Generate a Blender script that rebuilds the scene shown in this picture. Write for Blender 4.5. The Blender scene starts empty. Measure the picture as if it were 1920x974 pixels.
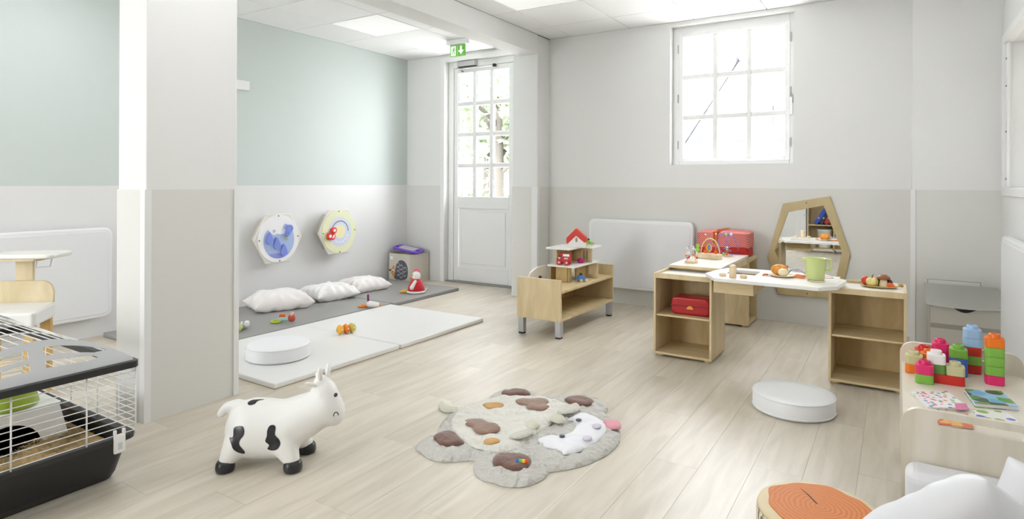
import bpy, bmesh, math, random
from mathutils import Vector, Matrix, noise
from mathutils.bvhtree import BVHTree
from mathutils.geometry import delaunay_2d_cdt
random.seed(7)
SC = bpy.context.scene
COL = SC.collection
PI = math.pi

# ------------------------------------------------------------------ camera
FPX, HOR, YAW, ROLL, CAMH = 1143.5, 342.05, 0.56337, 0.004, 1.135
CF = Vector((-math.sin(YAW), math.cos(YAW), 0))
CR0 = Vector((math.cos(YAW), math.sin(YAW), 0))
UPV = Vector((0, 0, 1))
CR = CR0 * math.cos(ROLL) + UPV * math.sin(ROLL)
CU = -CR0 * math.sin(ROLL) + UPV * math.cos(ROLL)
CP = Vector((0, 0, CAMH))
cam = bpy.data.cameras.new('camera')
camo = bpy.data.objects.new('camera', cam)
COL.objects.link(camo)
cam.sensor_fit = 'HORIZONTAL'
cam.sensor_width = 36
cam.lens = FPX / 1920 * 36
cam.shift_y = (HOR - 487) / 1920
cam.clip_start = 0.05
mw = Matrix((CR, CU, -CF)).transposed().to_4x4()
mw.translation = CP
camo.matrix_world = mw
SC.camera = camo
# ------------------------------------------------------------------ world, exposure
w = bpy.data.worlds.new('overcast_sky')
SC.world = w
w.use_nodes = True
bg = w.node_tree.nodes['Background']
bg.inputs[0].default_value = (0.955, 0.98, 1.02, 1)
bg.inputs[1].default_value = 16.5
SC.view_settings.view_transform = 'Standard'
SC.view_settings.look = 'None'
SC.view_settings.gamma = 1
SC.view_settings.exposure = 0.26
SC.view_settings.use_curve_mapping = False
FILL_STRENGTH = 5.0  # emission of the fill panels added out of view
LED_DIM = 0.4


def portal(name, loc, rot, sx, sy):
    l = bpy.data.lights.new(name, 'AREA')
    l.shape = 'RECTANGLE'
    l.size, l.size_y = sx, sy
    l.cycles.is_portal = True
    o = bpy.data.objects.new(name, l)
    COL.objects.link(o)
    o.location = loc
    o.rotation_euler = rot


# area light looks along local -Z
portal('window_portal', (-1.215, 5.70, 1.9), (-PI / 2, 0, 0), 1.0, 1.22)
portal('door_portal', (-3.9, 5.72, 1.68), (-PI / 2, 0, 0), .74, 1.46)
portal('rear_portal', (-3.8, -3.7, 1.55), (PI / 2, 0, 0), 1.5, 1.7)


# ------------------------------------------------------------------ pixel -> place
def ray(x, y):
    return CF + CR * ((x - 960) / FPX) - CU * ((y - HOR) / FPX)


def Zp(x, y, z=0.0):
    d = ray(x, y)
    return CP + d * ((z - CAMH) / d.z)


def Yp(x, y, Y):
    d = ray(x, y)
    return CP + d * (Y / d.y)


def Xp(x, y, X):
    d = ray(x, y)
    return CP + d * (X / d.x)


# ------------------------------------------------------------------ materials
def lin(c):
    r = []
    for v in c[:3]:
        v = v / 255
        r.append(v / 12.92 if v <= .04045 else ((v + .055) / 1.055) ** 2.4)
    return (r[0], r[1], r[2], 1)


MATS = {}


def mat(name, c, rough=.5, metal=0, var=0, vscale=6, bump=0, bscale=40, spec=.5, coat=0, stretch=None, rnd=0, emit=0, sheen=0, bdist=.01):
    """plain or gently mottled procedural surface; c is sRGB 0-255"""
    if name in MATS:
        return MATS[name]
    m = bpy.data.materials.new(name)
    m.use_nodes = True
    nt = m.node_tree
    b = nt.nodes['Principled BSDF']
    b.inputs['Roughness'].default_value = rough
    b.inputs['Metallic'].default_value = metal
    b.inputs['Specular IOR Level'].default_value = spec
    b.inputs['Coat Weight'].default_value = coat
    b.inputs['Sheen Weight'].default_value = sheen
    col = lin(c)
    b.inputs['Base Color'].default_value = col
    tc = nt.nodes.new('ShaderNodeTexCoord')
    vec = tc.outputs['Object']
    if stretch:
        mp = nt.nodes.new('ShaderNodeMapping')
        mp.inputs['Scale'].default_value = stretch
        nt.links.new(vec, mp.inputs[0])
        vec = mp.outputs[0]
    if var:
        n = nt.nodes.new('ShaderNodeTexNoise')
        n.inputs['Scale'].default_value = vscale
        n.inputs['Detail'].default_value = 4
        nt.links.new(vec, n.inputs[0])
        r = nt.nodes.new('ShaderNodeValToRGB')
        r.color_ramp.elements[0].position = .3
        r.color_ramp.elements[1].position = .7
        r.color_ramp.elements[0].color = [max(0, v * (1 - var)) for v in col[:3]] + [1]
        r.color_ramp.elements[1].color = [min(1, v * (1 + var)) for v in col[:3]] + [1]
        nt.links.new(n.outputs[0], r.inputs[0])
        out = r.outputs[0]
        if rnd:
            oi = nt.nodes.new('ShaderNodeObjectInfo')
            mr = nt.nodes.new('ShaderNodeMapRange')
            mr.inputs[3].default_value = 1 - rnd
            mr.inputs[4].default_value = 1 + rnd
            nt.links.new(oi.outputs['Random'], mr.inputs[0])
            mx = nt.nodes.new('ShaderNodeVectorMath')
            mx.operation = 'SCALE'
            nt.links.new(out, mx.inputs[0])
            nt.links.new(mr.outputs[0], mx.inputs['Scale'])
            out = mx.outputs[0]
        nt.links.new(out, b.inputs['Base Color'])
    if bump:
        n2 = nt.nodes.new('ShaderNodeTexNoise')
        n2.inputs['Scale'].default_value = bscale
        n2.inputs['Detail'].default_value = 3
        nt.links.new(vec, n2.inputs[0])
        bp = nt.nodes.new('ShaderNodeBump')
        bp.inputs['Strength'].default_value = bump
        bp.inputs['Distance'].default_value = bdist
        nt.links.new(n2.outputs[0], bp.inputs['Height'])
        nt.links.new(bp.outputs[0], b.inputs['Normal'])
    if emit:
        b.inputs['Emission Color'].default_value = col
        b.inputs['Emission Strength'].default_value = emit
    MATS[name] = m
    return m


def wood(name, c1, c2, scale=(3, 3, 40), rough=.45, rnd=0.0, wscale=2.0):
    """long grain; the scale stretches object space across the grain"""
    if name in MATS:
        return MATS[name]
    m = bpy.data.materials.new(name)
    m.use_nodes = True
    nt = m.node_tree
    b = nt.nodes['Principled BSDF']
    b.inputs['Roughness'].default_value = rough
    tc = nt.nodes.new('ShaderNodeTexCoord')
    oi = nt.nodes.new('ShaderNodeObjectInfo')
    ad = nt.nodes.new('ShaderNodeVectorMath')
    ad.operation = 'ADD'
    sc = nt.nodes.new('ShaderNodeVectorMath')
    sc.operation = 'SCALE'
    sc.inputs[0].default_value = (13.0, 7.0, 5.0)
    nt.links.new(oi.outputs['Random'], sc.inputs['Scale'])
    nt.links.new(tc.outputs['Object'], ad.inputs[0])
    nt.links.new(sc.outputs[0], ad.inputs[1])
    mp = nt.nodes.new('ShaderNodeMapping')
    mp.inputs['Scale'].default_value = scale
    nt.links.new(ad.outputs[0], mp.inputs[0])
    n = nt.nodes.new('ShaderNodeTexNoise')
    n.inputs['Scale'].default_value = wscale
    n.inputs['Detail'].default_value = 5
    n.inputs['Distortion'].default_value = .6
    nt.links.new(mp.outputs[0], n.inputs[0])
    r = nt.nodes.new('ShaderNodeValToRGB')
    r.color_ramp.elements[0].position = .32
    r.color_ramp.elements[1].position = .68
    r.color_ramp.elements[0].color = lin(c1)
    r.color_ramp.elements[1].color = lin(c2)
    nt.links.new(n.outputs[0], r.inputs[0])
    out = r.outputs[0]
    if rnd:
        mr = nt.nodes.new('ShaderNodeMapRange')
        mr.inputs[3].default_value = 1 - rnd
        mr.inputs[4].default_value = 1 + rnd
        nt.links.new(oi.outputs['Random'], mr.inputs[0])
        mx = nt.nodes.new('ShaderNodeVectorMath')
        mx.operation = 'SCALE'
        nt.links.new(out, mx.inputs[0])
        nt.links.new(mr.outputs[0], mx.inputs['Scale'])
        out = mx.outputs[0]
    nt.links.new(out, b.inputs['Base Color'])
    MATS[name] = m
    return m


def pane_mat():
    m = bpy.data.materials.new('clear_glass')
    m.use_nodes = True
    nt = m.node_tree
    nt.nodes.remove(nt.nodes['Principled BSDF'])
    t = nt.nodes.new('ShaderNodeBsdfTransparent')
    g = nt.nodes.new('ShaderNodeBsdfGlossy')
    g.inputs['Roughness'].default_value = .02
    x = nt.nodes.new('ShaderNodeMixShader')
    lw_ = nt.nodes.new('ShaderNodeLayerWeight')
    pw = nt.nodes.new('ShaderNodeMath')
    pw.operation = 'POWER'
    pw.inputs[1].default_value = 4
    ml = nt.nodes.new('ShaderNodeMath')
    ml.operation = 'MULTIPLY'
    ml.inputs[1].default_value = .25
    nt.links.new(lw_.outputs['Facing'], pw.inputs[0])
    nt.links.new(pw.outputs[0], ml.inputs[0])
    nt.links.new(ml.outputs[0], x.inputs[0])
    nt.links.new(t.outputs[0], x.inputs[1])
    nt.links.new(g.outputs[0], x.inputs[2])
    nt.links.new(x.outputs[0], nt.nodes['Material Output'].inputs[0])
    MATS['clear_glass'] = m
    return m


GLASS = pane_mat()
WHITE = mat('white_paint', (238, 238, 236), .5, bump=.02, bscale=120)
WALL = mat('wall_paint', (233, 233, 231), .6, bump=.03, bscale=150)
WAIN = mat('wainscot_paint', (222, 221, 216), .55, bump=.02, bscale=150)
MINT = mat('mint_paint', (206, 214, 211), .6, bump=.03, bscale=150)
LOWW = mat('lower_wall_paint', (229, 229, 228), .55)
PIPE = mat('radiator_enamel', (238, 239, 240), .3)
BIRCH = wood('birch_ply', (206, 184, 140), (224, 205, 166), (5, 5, 1.2), .42, wscale=3)
BIRCHX = wood('birch_ply_flat', (204, 180, 132), (222, 202, 160), (1.5, 8, 8), .4, wscale=3)
BIRCHD = wood('birch_shaded', (198, 170, 116), (214, 188, 138), (5, 5, 1.5), .45, wscale=3)  # darker copy of the birch, shade of inner faces put into its colour
PALE = mat('white_laminate', (240, 238, 232), .3)
ALU = mat('brushed_aluminium', (188, 190, 194), .35, metal=.7)
BLACKP = mat('black_plastic', (34, 34, 35), .4)
RUBBER = mat('black_rubber', (26, 26, 27), .5)


# ------------------------------------------------------------------ mesh helpers
BASE = {}


def bx(bm, x0, x1, y0, y1, z0, z1):
    v = [bm.verts.new((x, y, z)) for z in (z0, z1) for y in (y0, y1) for x in (x0, x1)]
    for f in ((0, 2, 3, 1), (4, 5, 7, 6), (0, 1, 5, 4), (2, 6, 7, 3), (0, 4, 6, 2), (1, 3, 7, 5)):
        bm.faces.new([v[i] for i in f])
    return v


def BM(*boxes):
    bm = bmesh.new()
    for b in boxes:
        bx(bm, *b)
    return bm


def prism(bm, pts, z0, z1, plane='XY', off=None):
    """extrude outline; plane XY -> z, XZ -> y, YZ -> x"""
    def p(a, b, c):
        return {'XY': (a, b, c), 'XZ': (a, c, b), 'YZ': (c, a, b)}[plane]
    n = len(pts)
    lo = [bm.verts.new(p(a, b, z0)) for a, b in pts]
    hi = [bm.verts.new(p(a, b, z1)) for a, b in pts]
    bm.faces.new(lo)
    bm.faces.new(hi)
    for i in range(n):
        j = (i + 1) % n
        bm.faces.new((lo[i], lo[j], hi[j], hi[i]))
    return lo + hi


def tube(bm, pts, r, seg=6, close=False):
    pts = [Vector(p) for p in pts]
    n = len(pts)
    rr = r if isinstance(r, (list, tuple)) else [r] * n
    rings = []
    up = None
    for i, p in enumerate(pts):
        if close:
            t = (pts[(i + 1) % n] - pts[i - 1]).normalized()
        else:
            t = (pts[min(i + 1, n - 1)] - pts[max(i - 1, 0)]).normalized()
        if up is None:
            up = Vector((0, 0, 1)) if abs(t.z) < .9 else Vector((1, 0, 0))
        a = t.cross(up).normalized()
        b = a.cross(t).normalized()
        up = b
        rings.append([bm.verts.new(p + (a * math.cos(2 * PI * k / seg) + b * math.sin(2 * PI * k / seg)) * rr[i]) for k in range(seg)])
    m = n if close else n - 1
    for i in range(m):
        A, B = rings[i], rings[(i + 1) % n]
        for k in range(seg):
            bm.faces.new((A[k], A[(k + 1) % seg], B[(k + 1) % seg], B[k]))
    if not close:
        bm.faces.new(rings[0][::-1])
        bm.faces.new(rings[-1])


def lathe(bm, prof, c=(0, 0, 0), seg=24, axis='Z'):
    """profile [(radius, height)] turned about an axis through c"""
    c = Vector(c)
    rings = []
    for r, h in prof:
        ring = []
        if r < 1e-6:
            q = {'Z': (0, 0, h), 'Y': (0, h, 0), 'X': (h, 0, 0)}[axis]
            ring = [bm.verts.new(c + Vector(q))]
        else:
            for k in range(seg):
                a = 2 * PI * k / seg
                q = {'Z': (r * math.cos(a), r * math.sin(a), h), 'Y': (r * math.cos(a), h, r * math.sin(a)), 'X': (h, r * math.cos(a), r * math.sin(a))}[axis]
                ring.append(bm.verts.new(c + Vector(q)))
        rings.append(ring)
    for A, B in zip(rings, rings[1:]):
        for k in range(seg):
            j = (k + 1) % seg
            if len(A) == 1 and len(B) == 1:
                continue
            if len(A) == 1:
                bm.faces.new((A[0], B[j], B[k]))
            elif len(B) == 1:
                bm.faces.new((A[k], A[j], B[0]))
            else:
                bm.faces.new((A[k], A[j], B[j], B[k]))
    if len(rings[0]) > 1:
        bm.faces.new(rings[0][::-1])
    if len(rings[-1]) > 1:
        bm.faces.new(rings[-1])


def cyl(bm, c, r, h, seg=24, axis='Z', bev=0):
    b = bev or min(r, h) * .08
    lathe(bm, [(r - b, 0), (r, b), (r, h - b), (r - b, h)], c, seg, axis)


def ell(bm, c, rad, sub=2, rot=None):
    if isinstance(rad, (int, float)):
        rad = (rad, rad, rad)
    m = Matrix.Translation(c)
    if rot is not None:
        m = m @ rot
    m = m @ Matrix.Diagonal((rad[0], rad[1], rad[2], 1))
    bmesh.ops.create_icosphere(bm, subdivisions=sub, radius=1, matrix=m)


def caps(bm, p0, r0, p1, r1, n=6):
    p0, p1 = Vector(p0), Vector(p1)
    for i in range(n + 1):
        t = i / n
        ell(bm, p0.lerp(p1, t), r0 + (r1 - r0) * t)


def spl(pts, n=6, closed=True):
    """Catmull-Rom through 2-D or 3-D points"""
    P = [Vector(p) for p in pts]
    N = len(P)
    out = []
    rng = N if closed else N - 1
    for i in range(rng):
        if closed:
            a, b, c, d = P[i - 1], P[i], P[(i + 1) % N], P[(i + 2) % N]
        else:
            a, b, c, d = P[max(i - 1, 0)], P[i], P[i + 1], P[min(i + 2, N - 1)]
        for k in range(n):
            t = k / n
            out.append(.5 * ((2 * b) + (c - a) * t + (2 * a - 5 * b + 4 * c - d) * t * t + (3 * b - a - 3 * c + d) * t ** 3))
    if not closed:
        out.append(P[-1])
    return out


def rrect(x0, x1, y0, y1, r, n=5):
    pts = []
    for cx, cy, a0 in ((x1 - r, y0 + r, -90), (x1 - r, y1 - r, 0), (x0 + r, y1 - r, 90), (x0 + r, y0 + r, 180)):
        for k in range(n + 1):
            a = math.radians(a0 + 90 * k / n)
            pts.append((cx + r * math.cos(a), cy + r * math.sin(a)))
    return pts


def circ(cx, cy, r, n=24, ry=None, a0=0, a1=360):
    full = abs(a1 - a0) >= 360
    m = n if full else n + 1
    return [(cx + r * math.cos(math.radians(a0 + (a1 - a0) * k / n)), cy + (ry or r) * math.sin(math.radians(a0 + (a1 - a0) * k / n))) for k in range(m)]


def fill(outline, step):
    """triangulated region with inner points: returns verts, faces, distance to the edge"""
    P = [Vector((p[0], p[1])) for p in outline]
    n = len(P)
    xs = [p.x for p in P]
    ys = [p.y for p in P]

    def inside(x, y):
        c = False
        j = n - 1
        for i in range(n):
            if (P[i].y > y) != (P[j].y > y) and x < (P[j].x - P[i].x) * (y - P[i].y) / (P[j].y - P[i].y) + P[i].x:
                c = not c
            j = i
        return c

    def edist(q):
        d = 1e9
        for i in range(n):
            a, b = P[i], P[(i + 1) % n]
            ab = b - a
            t = max(0, min(1, (q - a).dot(ab) / max(ab.length_squared, 1e-12)))
            d = min(d, (q - a - ab * t).length)
        return d
    V = list(P)
    D = [0.0] * n
    y = min(ys)
    row = 0
    while y < max(ys):
        x = min(xs) + (step / 2 if row % 2 else 0)
        while x < max(xs):
            if inside(x, y):
                q = Vector((x, y))
                d = edist(q)
                if d > step * .45:
                    V.append(q)
                    D.append(d)
            x += step
        y += step * .87
        row += 1
    ov, oe, of, a, b, c = delaunay_2d_cdt(V, [(i, (i + 1) % n) for i in range(n)], [], 1, 1e-7)
    DD = [D[o[0]] if o else 0 for o in a]
    return ov, of, DD


def puff(outline, z0, h, step, edge=.02, wr=0, ws=30, seed=0, base=True):
    """soft sewn shape on a surface: rises from its edge to height h, wrinkled"""
    V, Fc, D = fill(outline, step)
    bm = bmesh.new()
    vs = []
    for p, d in zip(V, D):
        z = z0 + h * (1 - math.exp(-d / edge)) if d > 0 else z0
        if wr and d > 0:
            z += wr * min(1, d / edge) * noise.noise(Vector((p.x * ws, p.y * ws, seed)))
        vs.append(bm.verts.new((p.x, p.y, z)))
    for f in Fc:
        try:
            bm.faces.new([vs[i] for i in f])
        except ValueError:
            pass
    if base:
        n = len(outline)
        lo = [bm.verts.new((p[0], p[1], z0 - base if not isinstance(base, bool) else z0 - .004)) for p in outline]
        for i in range(n):
            j = (i + 1) % n
            try:
                bm.faces.new((lo[i], lo[j], vs[j], vs[i]))
            except ValueError:
                pass
        bm.faces.new(lo[::-1])
    return bm


def obj(name, bm, m, par=None, world=False, bev=0, smooth=False, loc=None, kind=None, label=None, seg=2):
    bmesh.ops.recalc_face_normals(bm, faces=bm.faces)
    b = BASE.get(par.name, Vector((0, 0, 0))) if par else Vector((0, 0, 0))
    if world and par:
        bmesh.ops.translate(bm, verts=bm.verts, vec=-b)
    me = bpy.data.meshes.new(name)
    bm.to_mesh(me)
    bm.free()
    me.materials.append(m)
    if smooth:
        for p in me.polygons:
            p.use_smooth = True
    o = bpy.data.objects.new(name, me)
    COL.objects.link(o)
    BASE[o.name] = b
    if par:
        o.parent = par
    if loc is not None:
        o.location = loc
    if bev:
        md = o.modifiers.new('bevel', 'BEVEL')
        md.width = bev
        md.segments = seg
        md.limit_method = 'ANGLE'
        md.angle_limit = math.radians(40)
        if smooth:
            md.harden_normals = True
    if kind:
        o['kind'] = kind
    if label:
        o['label'] = label
    return o


def soft(o, voxel=None, it=6, sub=0):
    if voxel:
        r = o.modifiers.new('remesh', 'REMESH')
        r.mode = 'VOXEL'
        r.voxel_size = voxel
        r.use_smooth_shade = True
    if it:
        s = o.modifiers.new('smooth', 'SMOOTH')
        s.iterations = it
        s.factor = .5
    if sub:
        s = o.modifiers.new('sub', 'SUBSURF')
        s.levels = s.render_levels = sub
    return o


def top(name, label, cat, loc=(0, 0, 0), rotz=0, group=None):
    o = bpy.data.objects.new(name, None)
    COL.objects.link(o)
    o.empty_display_size = .05
    o.location = loc
    o.rotation_euler = (0, 0, rotz)
    BASE[o.name] = Vector(loc)
    return tag(o, label, cat, group)


def tag(o, label, cat, group=None):
    o['label'] = label
    o['category'] = cat
    if group:
        o['group'] = group
    return o


def struct(name, bm, m, par=None, bev=0, **k):
    o = obj(name, bm, m, par, bev=bev, **k)
    if not par:
        o['kind'] = 'structure'
    return o


def dup(root, loc, rotz=None, label=None, mats=None):
    r = root.copy()
    COL.objects.link(r)
    r.location = loc
    BASE[r.name] = Vector(loc)
    if rotz is not None:
        r.rotation_euler = (0, 0, rotz)
    if label:
        r['label'] = label
    for ch in [c for c in bpy.data.objects if c.parent == root]:
        c = ch.copy()
        COL.objects.link(c)
        c.parent = r
        for g in [q for q in bpy.data.objects if q.parent == ch]:
            d = g.copy()
            COL.objects.link(d)
            d.parent = c
    return r


def decal(target, outline, fr, name, m, par, step, off=.0012):
    """patch that hugs the surface of target: outline (u,v) in frame fr=(origin,u,v,dir), all in target space"""
    dg = bpy.context.evaluated_depsgraph_get()
    ev = target.evaluated_get(dg)
    me = ev.to_mesh()
    bv = BVHTree.FromPolygons([v.co for v in me.vertices], [p.vertices for p in me.polygons])
    o0, uu, vv, dd = [Vector(q) for q in fr]
    V, Fc, D = fill(outline, step)
    bm = bmesh.new()
    vs = []
    for p in V:
        q = o0 + uu * p.x + vv * p.y
        hit = bv.ray_cast(q, dd)
        if hit[0] is None:
            hit = bv.find_nearest(q)
        vs.append(bm.verts.new(hit[0] + hit[1] * off))
    ev.to_mesh_clear()
    for f in Fc:
        bm.faces.new([vs[i] for i in f])
    me2 = bpy.data.meshes.new(name)
    bm.to_mesh(me2)
    bm.free()
    me2.materials.append(m)
    for p in me2.polygons:
        p.use_smooth = True
    o = bpy.data.objects.new(name, me2)
    COL.objects.link(o)
    o.parent = par
    BASE[o.name] = BASE.get(par.name, Vector())
    return o


def shaped(bm, M_):
    bmesh.ops.transform(bm, matrix=M_, verts=bm.verts)
    return bm
# ================================================================== the room
XL, XR, YB, YA, YR, ZC = -4.93, 0.60, 5.41, 5.47, -3.5, 2.58
ZW = 1.093

# floor: vinyl planks laid along Y
FLOORW = wood('vinyl_plank', (196, 186, 168), (213, 204, 188), (9, 1.0, 1), .43, rnd=.05, wscale=2.2)
FLOORW.node_tree.nodes['Principled BSDF'].inputs['Specular IOR Level'].default_value = 1.0
SUBF = mat('floor_joint', (196, 184, 162), .5)
floor = struct('floor', BM((XL - .3, XR + .3, YR - .3, 5.75, -.1, -.0025)), SUBF)
PW, PL = .18, 1.2
x = -1.025 - PW * 22
col_i = 0
full = None
while x < XR:
    x0, x1 = max(x, XL), min(x + PW, XR)
    if x1 - x0 > .005:
        y = YR - ((col_i * 0.437) % 1.0) * PL
        while y < 5.56:
            y0, y1 = max(y, YR), min(y + PL, 5.56)
            if y1 - y0 > .02:
                g = .0004
                bm = BM((x0 + g - x0, x1 - g - x0, g, y1 - y0 - g, -.0025, 0))
                if full is not None and abs(x1 - x0 - PW) < 1e-6 and abs(y1 - y0 - PL) < 1e-6:
                    bm.free()
                    o = bpy.data.objects.new('plank', full)
                    COL.objects.link(o)
                    o.parent = floor
                else:
                    o = obj('plank', bm, FLOORW, floor)
                    if abs(x1 - x0 - PW) < 1e-6 and abs(y1 - y0 - PL) < 1e-6:
                        full = o.data
                o.location = (x0, y0, 0)
            y += PL
    x += PW
    col_i += 1
struct('weld_seam', BM((-1.028, -1.023, YR, 5.41, -.001, .0006)), mat('weld_bead', (226, 220, 206), .35), floor)

# ceiling with lay-in tiles and light panels
TILE = mat('ceiling_tile', (248, 248, 247), .8)
GRID = mat('ceiling_runner', (112, 111, 108), .6)
ceil_ = struct('ceiling', BM((XL - .3, XR + .3, YR - .3, 5.75, ZC + .014, ZC + .2)), GRID)
FILLM = mat('fill_diffuser_main', (250, 252, 255), .5, emit=FILL_STRENGTH)  # panels added outside the frame to fill the main room with light
LEDA = mat('led_diffuser_dim', (226, 226, 224), .5, emit=LED_DIM)
FILLB = mat('fill_diffuser_alcove', (250, 252, 255), .5, emit=6.5)  # unseen alcove panels, added as stronger fill for the left side
TRIMW = mat('white_frame', (240, 240, 239), .4)


def lamp_panel(x0, x1, y0, y1, m, label, group):
    r = top('ceiling_light', label, 'light', ((x0 + x1) / 2, (y0 + y1) / 2, ZC), group=group)
    f = .012
    bm = BM((x0, x1, y0, y0 + f, ZC - .002, ZC + .012), (x0, x1, y1 - f, y1, ZC - .002, ZC + .012), (x0, x0 + f, y0 + f, y1 - f, ZC - .002, ZC + .012), (x1 - f, x1, y0 + f, y1 - f, ZC - .002, ZC + .012))
    obj('frame', bm, TRIMW, r, True)
    obj('diffuser', BM((x0 + f, x1 - f, y0 + f, y1 - f, ZC + .001, ZC + .011)), m, r, True)


def cells(a, lines, b):
    e = [a] + sorted(l for l in lines if a < l < b) + [b]
    return list(zip(e, e[1:]))


main_x = cells(-2.975, [-2.72 + .6 * k for k in range(0, 6)], XR)
main_y = cells(YR, [4.975 - .6 * k for k in range(0, 15)], YB)
alc_x = cells(XL, [-4.39, -3.79], -3.18)
alc_y = cells(YR, [5.02 - .6 * k for k in range(0, 15)], YA)
leds = {(1, 3.775): 0, (4, 1.375): 0, (1, 1.375): 0, (4, 3.775): 0, (1, -1.025): 0, (4, -1.025): 0}
tm = {}
for reg, (cx, cy) in enumerate(((main_x, main_y), (alc_x, alc_y))):
    for i, (x0, x1) in enumerate(cx):
        for (y0, y1) in cy:
            if reg == 0 and any(i == a and abs(y0 - b) < .02 for a, b in leds):
                dim = y0 > 3 and i == 1
                if dim:
                    lamp_panel(x0, x1, y0, y1, LEDA, 'dim square panel light in the main ceiling beside the beam', None)
                else:
                    lamp_panel(x0, x1, y0, y1, FILLM, 'added unseen fill panel in the main ceiling over the open floor', 'added fill panels of the main ceiling')
                continue
            if reg == 1 and i == 1 and (abs(y0 - 3.82) < .02 or abs(y0 - 1.42) < .02 or abs(y0 + .98) < .02):
                if y0 > 3:
                    lamp_panel(x0, x1, y0, y1, LEDA, 'dim square panel light in the alcove ceiling above the play mats', None)
                else:
                    lamp_panel(x0, x1, y0, y1, FILLB, 'added unseen fill panel in the ceiling behind the grey column', 'added fill panels behind the column')
                continue
            key = (round(x1 - x0, 3), round(y1 - y0, 3))
            if key not in tm:
                g = .0036
                o = obj('ceiling_tile', BM((g, x1 - x0 - g, g, y1 - y0 - g, 0, .014)), TILE, ceil_, bev=.002, seg=1)
                tm[key] = o.data
            else:
                o = bpy.data.objects.new('ceiling_tile', tm[key])
                COL.objects.link(o)
                o.parent = ceil_
                md = o.modifiers.new('bevel', 'BEVEL')
                md.width = .002
                md.segments = 1
            o.location = (x0, y0, ZC)

# walls
WX0, WX1, WZ0, WZ1 = -1.735, -0.715, 1.297, 2.545     # window opening
T = .25
wb = struct('wall_back', BM((-2.975, WX0, YB, YB + T, 0, ZC), (WX1, XR + .2, YB, YB + T, 0, ZC), (WX0, WX1, YB, YB + T, 0, WZ0), (WX0, WX1, YB, YB + T, WZ1, ZC)), WALL)
struct('wainscot', BM((-2.969, .088, YB - .004, YB + .001, 0, ZW)), WAIN, wb)
DX0, DX1, DZ1 = -4.375, -3.26, 2.505                   # door opening
wa = struct('wall_alcove', BM((XL - .2, DX0, YA, YA + T, 0, ZC), (DX0, -2.975, YA, YA + T, DZ1, ZC), (DX1, -2.975, YA, YA + T, 0, ZC)), WALL)
struct('wainscot', BM((XL, DX0 + .002, YA - .004, YA + .001, 0, ZW)), mat('wainscot_light', (222, 221, 218), .55), wa)
# left wall: mint above, off-white below
wl = struct('wall_left', BM((XL - .2, XL, YR, YA, ZW + .004, ZC)), MINT)
struct('wainscot', BM((XL - .2, XL, YR, YA, 0, ZW + .004)), LOWW, wl)
# right wall with glazed internal window
RY0, RY1, RZ0, RZ1 = 2.6, 5.14, 1.11, 2.07
wr = struct('wall_right', BM((XR, XR + T, YR, RY0, 0, ZC), (XR, XR + T, RY1, YB + T, 0, ZC), (XR, XR + T, RY0, RY1, 0, RZ0), (XR, XR + T, RY0, RY1, RZ1, ZC)), WALL)
# unseen rear wall behind the camera; its window is placed for fill light
struct('wall_rear', BM((XL - .2, -4.55, YR - T, YR, 0, ZC), (-3.05, XR + .2, YR - T, YR, 0, ZC), (-4.55, -3.05, YR - T, YR, 0, .7), (-4.55, -3.05, YR - T, YR, 2.4, ZC)), WALL)
struct('fill_window', BM((-4.55, -3.05, YR - .12, YR - .06, 0.7, 0.76), (-4.55, -3.05, YR - .12, YR - .06, 2.34, 2.4), (-4.55, -4.49, YR - .12, YR - .06, 0.76, 2.34), (-3.11, -3.05, YR - .12, YR - .06, 0.76, 2.34), (-3.83, -3.77, YR - .12, YR - .06, 0.76, 2.34)), TRIMW)

# beam, columns
struct('beam', BM((-3.18, -2.975, YR, 5.17, 2.392, ZC - .0005)), WALL)
CORN = mat('corner_guard', (236, 236, 235), .35)
pb = struct('column_1', BM((-3.262, -2.975, 5.17, 5.50, 0, ZC)), WALL, bev=.012)
struct('wainscot', BM((-3.262, -2.971, 5.166, 5.42, 0, ZW)), WAIN, pb)
struct('corner_guard', BM((-3.03, -2.967, 5.160, 5.168, 0, ZW), (-2.973, -2.966, 5.163, 5.20, 0, ZW)), CORN, pb)
pf = struct('column_2', BM((-3.234, -2.975, 1.5, 1.965, 0, ZC)), WALL, bev=.006)
struct('wainscot', BM((-3.236, -2.970, 1.495, 1.962, 0, ZW)), WAIN, pf)
struct('corner_guard', BM((-3.005, -2.964, 1.489, 1.4955, 0, ZW), (-2.9705, -2.964, 1.4955, 1.52, 0, ZW)), CORN, pf)
struct('corner_guard', BM((-2.9705, -2.964, 1.943, 1.972, 0, ZW), (-3.01, -2.9705, 1.9655, 1.972, 0, ZW)), CORN, pf)
pr_ = struct('column_3', BM((.09, XR, 5.24, 5.45, 0, ZC)), WALL)
struct('wainscot', BM((.088, XR, 5.236, 5.42, 0, ZW)), WAIN, pr_)
struct('corner_guard', BM((.082, .112, 5.229, 5.236, 0, ZW), (.082, .0885, 5.236, 5.26, 0, ZW)), CORN, pr_)
struct('access_panel', BM((.187, .483, 5.231, 5.237, .15, .458)), mat('access_white', (232, 231, 226), .4), pr_, bev=.002)
struct('access_gap', BM((.184, .486, 5.234, 5.2365, .147, .461)), mat('gap_grey', (120, 118, 112), .6), pr_)
struct('baseboard_back', BM((-2.972, .09, YB - .012, YB - .002, 0, .012)), mat('skirting_bead', (222, 220, 214), .5))

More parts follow.
